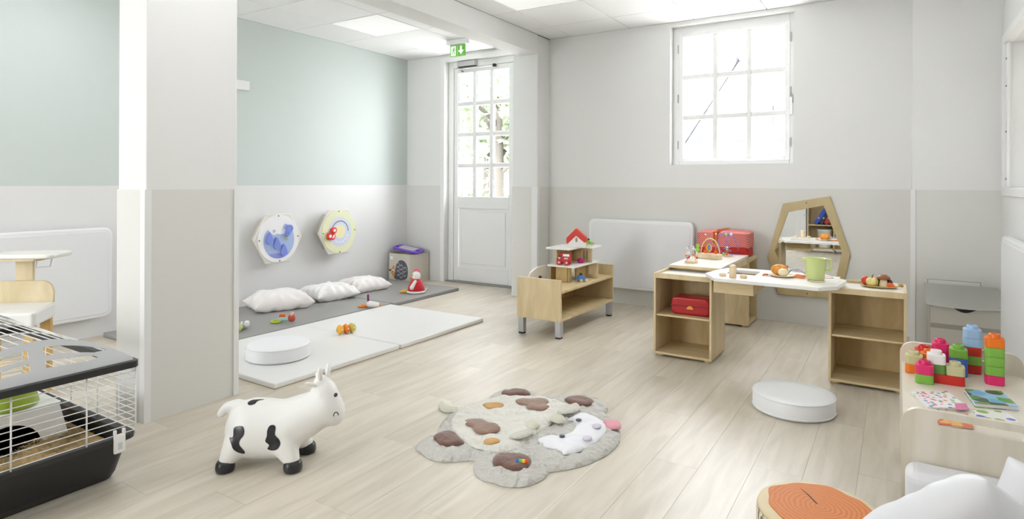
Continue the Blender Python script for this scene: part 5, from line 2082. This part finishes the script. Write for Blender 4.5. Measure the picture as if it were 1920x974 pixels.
# plastic hut
ht = top('pet_hut', 'white plastic hut with an arched doorway inside the cage', 'pet hut', (-2.86, .90, .125))
o_ = [(-.20, 0), (-.11, 0)] + [(.11 * math.cos(math.radians(a)), .108 * math.sin(math.radians(a))) for a in range(180, -1, -15)] + [(.20, 0), (.165, .145), (-.165, .145)]
for x_ in (.11, -.11):
    bm = bmesh.new()
    n_ = o_
    lo = [bm.verts.new((x_ - .004, p[0], p[1])) for p in n_]
    hi = [bm.verts.new((x_ + .004, p[0], p[1])) for p in n_]
    bm.faces.new(lo)
    bm.faces.new(hi)
    for i in range(len(n_)):
        j = (i + 1) % len(n_)
        bm.faces.new((lo[i], lo[j], hi[j], hi[i]))
    bmesh.ops.triangulate(bm, faces=bm.faces[:])
    obj('arched_wall', bm, WHITE, ht)
for s in (-1, 1):
    bm = bmesh.new()
    vs = [bm.verts.new(v) for v in ((-.106, s * .20, 0), (.106, s * .20, 0), (.106, s * .165, .145), (-.106, s * .165, .145))]
    bm.faces.new(vs)
    bmesh.ops.solidify(bm, geom=bm.faces[:], thickness=.006)
    obj('side_wall', bm, WHITE, ht)
obj('hut_roof', BM((-.118, .118, -.17, .17, .146, .155)), WHITE, ht, bev=.006)
bm = bmesh.new()
lathe(bm, [(0, 0), (.085, 0), (.095, .01), (.085, .055), (.088, .06), (.078, .06), (.07, .012), (0, .01)], seg=28)
o = obj('food_bowl', bm, mat('bowl_lime', (168, 196, 74), .4), smooth=True, loc=(-2.83, .93, .2805))
tag(o, 'lime green food bowl on the roof of the white hut in the cage', 'bowl')

# ================================================================== wooden high chair by the far radiator
hc0 = CP + CF * 3.30 + CR0 * ((42 - 960) / FPX * 3.30)
hcr = top('high_chair', 'wooden high chair with a white seat pad and a tray on a post', 'chair', (hc0.x, hc0.y, .0005), YAW + math.radians(8))
HCW = wood('chair_ply', (206, 188, 146), (224, 208, 172), (5, 5, 1.5), .45)
bm = bmesh.new()
prism(bm, [(-.155, .47), (.155, .47), (.155, .53)] + circ(.095, .53, .06, 6, a0=0, a1=90) + circ(-.095, .53, .06, 6, a0=90, a1=180) + [(-.155, .53)], 0, .016, 'XZ')
obj('backrest', bm, HCW, hcr, bev=.003)
obj('post', BM((-.044, .044, .0165, .035, .585, .705)), HCW, hcr, bev=.002)
bm = bmesh.new()
prism(bm, rrect(-.118, .125, -.09, .10, .03, 4), .705, .718)
obj('tray_board', bm, HCW, hcr, bev=.002)
bm = bmesh.new()
prism(bm, rrect(-.118, .205, -.10, .11, .04, 5), .7185, .742)
obj('tray_cover', bm, mat('tray_white', (236, 234, 228), .25), hcr, bev=.008, seg=3)
bm = bmesh.new()
tube(bm, [(.165, -.03, .718), (.155, -.03, .67), (.085, -.03, .665), (.09, -.03, .705)], .004, 6)
obj('clip', bm, GREYPL, hcr)
bm = bmesh.new()
prism(bm, rrect(-.18, .175, -.20, -.003, .02, 4), .40, .475)
for v in bm.verts:
    if v.co.y < -.1:
        v.co.z -= .02
obj('seat_pad', bm, mat('seat_white', (234, 233, 229), .4), hcr, bev=.012, seg=3)
for x_ in (-.15, .105):
    for y_ in (-.17, -.03):
        obj('leg', BM((x_, x_ + .05, y_, y_ + .03, 0, .40 if y_ > -.1 else .383)), wood('leg_amber', (196, 158, 92), (212, 178, 114), (5, 5, 1.2), .45), hcr, bev=.003)
obj('stretcher', BM((-.15, .155, -.165, -.15, .16, .20)), HCW, hcr, bev=.002)

# ================================================================== exit sign
es = top('exit_sign', 'green and white emergency exit sign hanging from the ceiling by the door', 'exit sign', (-3.77, 4.93, ZC - .0005))
obj('housing', BM((-.125, .125, -.035, .035, -.052, 0)), TRIMW, es, bev=.008, seg=3)
GRN = mat('exit_green', (110, 186, 70), .4, emit=.12)
pl = obj('plate', BM((-.095, .095, -.004, .004, -.17, -.053)), GRN, es)
SGN = mat('exit_white', (246, 250, 244), .4, emit=.2)


def sg(pts, y=-.0046, m=SGN, d_=.0004):
    bm = bmesh.new()
    prism(bm, pts, y - d_, y, 'XZ')
    obj('pictogram', bm, m, pl)


sg([(-.085, -.163), (-.022, -.163), (-.022, -.062), (-.085, -.062)])
sg([(.03, -.066), (.056, -.066), (.056, -.11), (.08, -.11), (.043, -.155), (.006, -.11), (.03, -.11)])
sg([(-.001, -.168), (.001, -.168), (.001, -.056), (-.001, -.056)])
for pts in (circ(-.046, -.082, .0075, 10), [(-.060, -.093), (-.045, -.091), (-.038, -.098), (-.042, -.118), (-.052, -.12)], [(-.045, -.091), (-.030, -.105), (-.027, -.102), (-.042, -.09)], [(-.060, -.094), (-.072, -.110), (-.068, -.113), (-.055, -.098)], [(-.05, -.117), (-.036, -.133), (-.036, -.152), (-.042, -.152), (-.043, -.136), (-.053, -.124)], [(-.052, -.118), (-.060, -.135), (-.076, -.142), (-.078, -.137), (-.065, -.130), (-.058, -.117)]):
    sg(pts, -.0051, GRN)

# ================================================================== shelf behind the camera (seen in the mirror)
bk = top('binder_shelf', 'birch shelf of binders seen in the mirror', 'shelf', (-.85, -.52, 0))
SX0, SX1, SY0, SY1 = -1.26, -.38, -.70, -.36
for x_ in (SX0, SX1 - .018):
    obj('side_panel', BM((x_, x_ + .018, SY0, SY1, .0005, .95)), BIRCH, bk, True)
obj('divider', BM((-.875, -.86, SY0, SY1, .0005, .44)), BIRCH, bk, True)
obj('back_panel', BM((SX0 + .018, SX1 - .018, SY0, SY0 + .012, .07, .95)), BIRCHD, bk, True)
for z in (.07, .44, .93):
    obj('shelf', BM((SX0 + .018, SX1 - .018, SY0 + .012, SY1, z - .018, z)) if z > .44 or z < .44 else BM((SX0 + .018, SX1 - .018, SY0 + .012, SY1, z + .0005, z + .018)), BIRCHX, bk, True)
for k, (c, dx) in enumerate((((40, 74, 190), 0), ((40, 42, 46), .073), ((186, 40, 44), .146), ((90, 92, 100), .219), ((34, 40, 74), .292), ((200, 202, 204), .365))):
    nm = ('blue', 'black', 'red', 'grey', 'navy', 'pale grey')[k]
    r = top('ring_binder', nm + ' ring binder leaning in the shelf seen in the mirror', 'binder', (-1.18 + dx, -.50, .4595))
    bm = BM((0, .06, -.13, .13, .018, .30))
    shaped(bm, Matrix.Rotation(math.radians(32), 4, 'Y') @ Matrix.Translation((.0, 0, .018)))
    zz = min(v.co.z for v in bm.verts)
    bmesh.ops.translate(bm, verts=bm.verts, vec=(0, 0, -zz))
    obj('spine', bm, mat('binder_' + nm.replace(' ', '_'), c, .4), r, bev=.004)
    bm = bmesh.new()
    cyl(bm, (.09, .130, .11), .014, .003, 16, 'Y')
    obj('finger_ring', bm, ALU, r)
r = top('bucket', 'white plastic bucket in the shelf seen in the mirror', 'bucket', (-1.012, -.50, .0705))
bm = bmesh.new()
lathe(bm, [(0, 0), (.085, 0), (.092, .02), (.108, .28), (.116, .285), (.116, .305), (.104, .305), (.086, .02), (0, .012)], seg=28)
obj('pail', bm, WHITE, r, smooth=True)
bm = bmesh.new()
tube(bm, [(.116 * math.cos(math.radians(a)), .03 + .09 * math.sin(math.radians(a)), .26 - .05 * math.sin(math.radians(a))) for a in range(0, 181, 15)], .003, 6)
obj('handle', bm, GREYPL, r, smooth=True)
r = top('column_box', 'narrow white cabinet next to the binder shelf seen in the mirror', 'cabinet', (-1.36, -.53, 0))
obj('body', BM((-.08, .085, -.17, .165, .0005, 1.2)), WHITE, r, bev=.004)
obj('door', BM((-.072, .077, .1655, .178, .02, 1.18)), WHITE, r, bev=.003)
obj('knob', BM((.055, .067, .1785, .19, .6, .62)), ALU, r)

# ================================================================== outside
GRD = mat('pale_gravel', (222, 221, 216), .9, var=.06, vscale=3)
o = struct('ground_outside', BM((-30, 20, 5.8, 45, -.35, -.25)), GRD)
HW = mat('house_render', (136, 136, 137), .8)
HR = mat('house_roof', (140, 140, 144), .8)
HD = mat('house_timber', (96, 96, 99), .8)
hz = top('gabled_house', 'pale gabled house with timber trim beyond the window', 'house', (-4.2, 20.0, -.25))
bm = bmesh.new()
prism(bm, [(-1.75, 0), (1.75, 0), (1.75, 2.6), (0, 5.25), (-1.75, 2.6)], 0, 5, 'XZ')
obj('wall', bm, HW, hz)
for s in (-1, 1):
    bm = bmesh.new()
    prism(bm, [(0, 5.45), (s * 2.05, 2.35), (s * 2.05, 2.20), (0, 5.30)], -.35, 5.2, 'XZ')
    obj('roof', bm, HR, hz)
    obj('barge_board', BM((s * .95 - .04, s * .95 + .04, -.05, -.001, 2.2, 3.75)), HD, hz)
for x0, x1, z0, z1 in ((-.32, .32, 2.35, 3.05), (-1.35, -1.05, 2.4, 3.1), (1.05, 1.35, 2.4, 3.1)):
    f_ = obj('window', BM((x0, x1, -.03, -.001, z0, z1)), mat('house_window_frame', (110, 110, 110), .6), hz)
    obj('pane', BM((x0 + .05, x1 - .05, -.04, -.031, z0 + .05, z1 - .05)), mat('house_pane', (66, 67, 70), .3), f_)
obj('beam', BM((-.6, .6, -.05, -.001, 3.3, 3.4)), HD, hz)
lw = top('garden_shed', 'long low outbuilding in front of the gabled house', 'building', (-3.8, 18.3, -.25))
obj('wall', BM((-6, 6, 0, 1.2, 0, 2.45)), mat('shed_render', (142, 142, 143), .8), lw)
obj('eave', BM((-6.1, 6.1, -.2, 1.3, 2.45, 2.55)), HR, lw)
for k in range(5):
    obj('shutter', BM((-5.2 + 1.9 * k, -4.3 + 1.9 * k, -.03, -.001, 1.3, 2.1)), mat('shed_shutter', (80, 80, 82), .8), lw)
LEAFS = [mat('leaf_pale', (118, 128, 104), .7), mat('leaf_olive', (112, 122, 98), .7)]
BARK = mat('tree_bark', (72, 68, 62), .9)


def tree(label, x, y, h, rx, rz, seed, n=2600, m=0):
    r = top('garden_tree', label, 'tree', (x, y, -.25))
    bm = bmesh.new()
    tube(bm, [(0, 0, 0), (.05, 0, h * .4), (0, .05, h * .85)], [.13, .09, .03], 8)
    for k in range(5):
        a = k * 1.3
        tube(bm, [(0, 0, h * (.35 + .08 * k)), (rx * .6 * math.cos(a), rx * .6 * math.sin(a), h * (.55 + .08 * k))], [.05, .02], 6)
    obj('trunk', bm, BARK, r, smooth=True)
    rs = random.Random(seed)
    bm = bmesh.new()
    cl_ = [(rs.gauss(0, .5) * rx, rs.gauss(0, .5) * rx, h * .62 + rs.gauss(0, .45) * rz, rs.uniform(.3, .6)) for _ in range(34)]
    for k in range(n):
        cx, cy, cz, cr_ = cl_[k % len(cl_)]
        p = Vector((cx + rs.gauss(0, .5) * cr_, cy + rs.gauss(0, .5) * cr_, cz + rs.gauss(0, .5) * cr_))
        u = Vector((rs.gauss(0, 1), rs.gauss(0, 1), rs.gauss(0, 1))).normalized() * .09
        v = u.cross(Vector((rs.gauss(0, 1), rs.gauss(0, 1), rs.gauss(0, 1)))).normalized() * .05
        bm.faces.new([bm.verts.new(p + q) for q in (-u, v, u, -v)])
    obj('foliage', bm, LEAFS[m], r, kind='stuff')


tree('leafy tree straight outside the glazed door', -6.4, 9.6, 4.2, 1.5, 1.3, 11, 4200)
tree('olive tree behind the leafy one outside the glazed door', -9.6, 13.8, 4.6, 1.6, 1.4, 12, 3600, 1)
hd = top('clipped_hedge', 'low clipped hedge outside the glazed door', 'hedge', (-7.4, 10.8, -.25))
rs = random.Random(5)
bm = bmesh.new()
for k in range(4200):
    p = Vector((rs.uniform(-3.2, 2.4), rs.uniform(-.3, .3), rs.uniform(.05, 1.15)))
    u = Vector((rs.gauss(0, 1), rs.gauss(0, 1), rs.gauss(0, 1))).normalized() * .07
    v = u.cross(Vector((rs.gauss(0, 1), rs.gauss(0, 1), rs.gauss(0, 1)))).normalized() * .045
    bm.faces.new([bm.verts.new(p + q) for q in (-u, v, u, -v)])
obj('leaves', bm, LEAFS[1], hd, kind='stuff')
obj('stems', BM((-3.2, 2.4, -.2, .2, 0, 1.0)), BARK, hd)
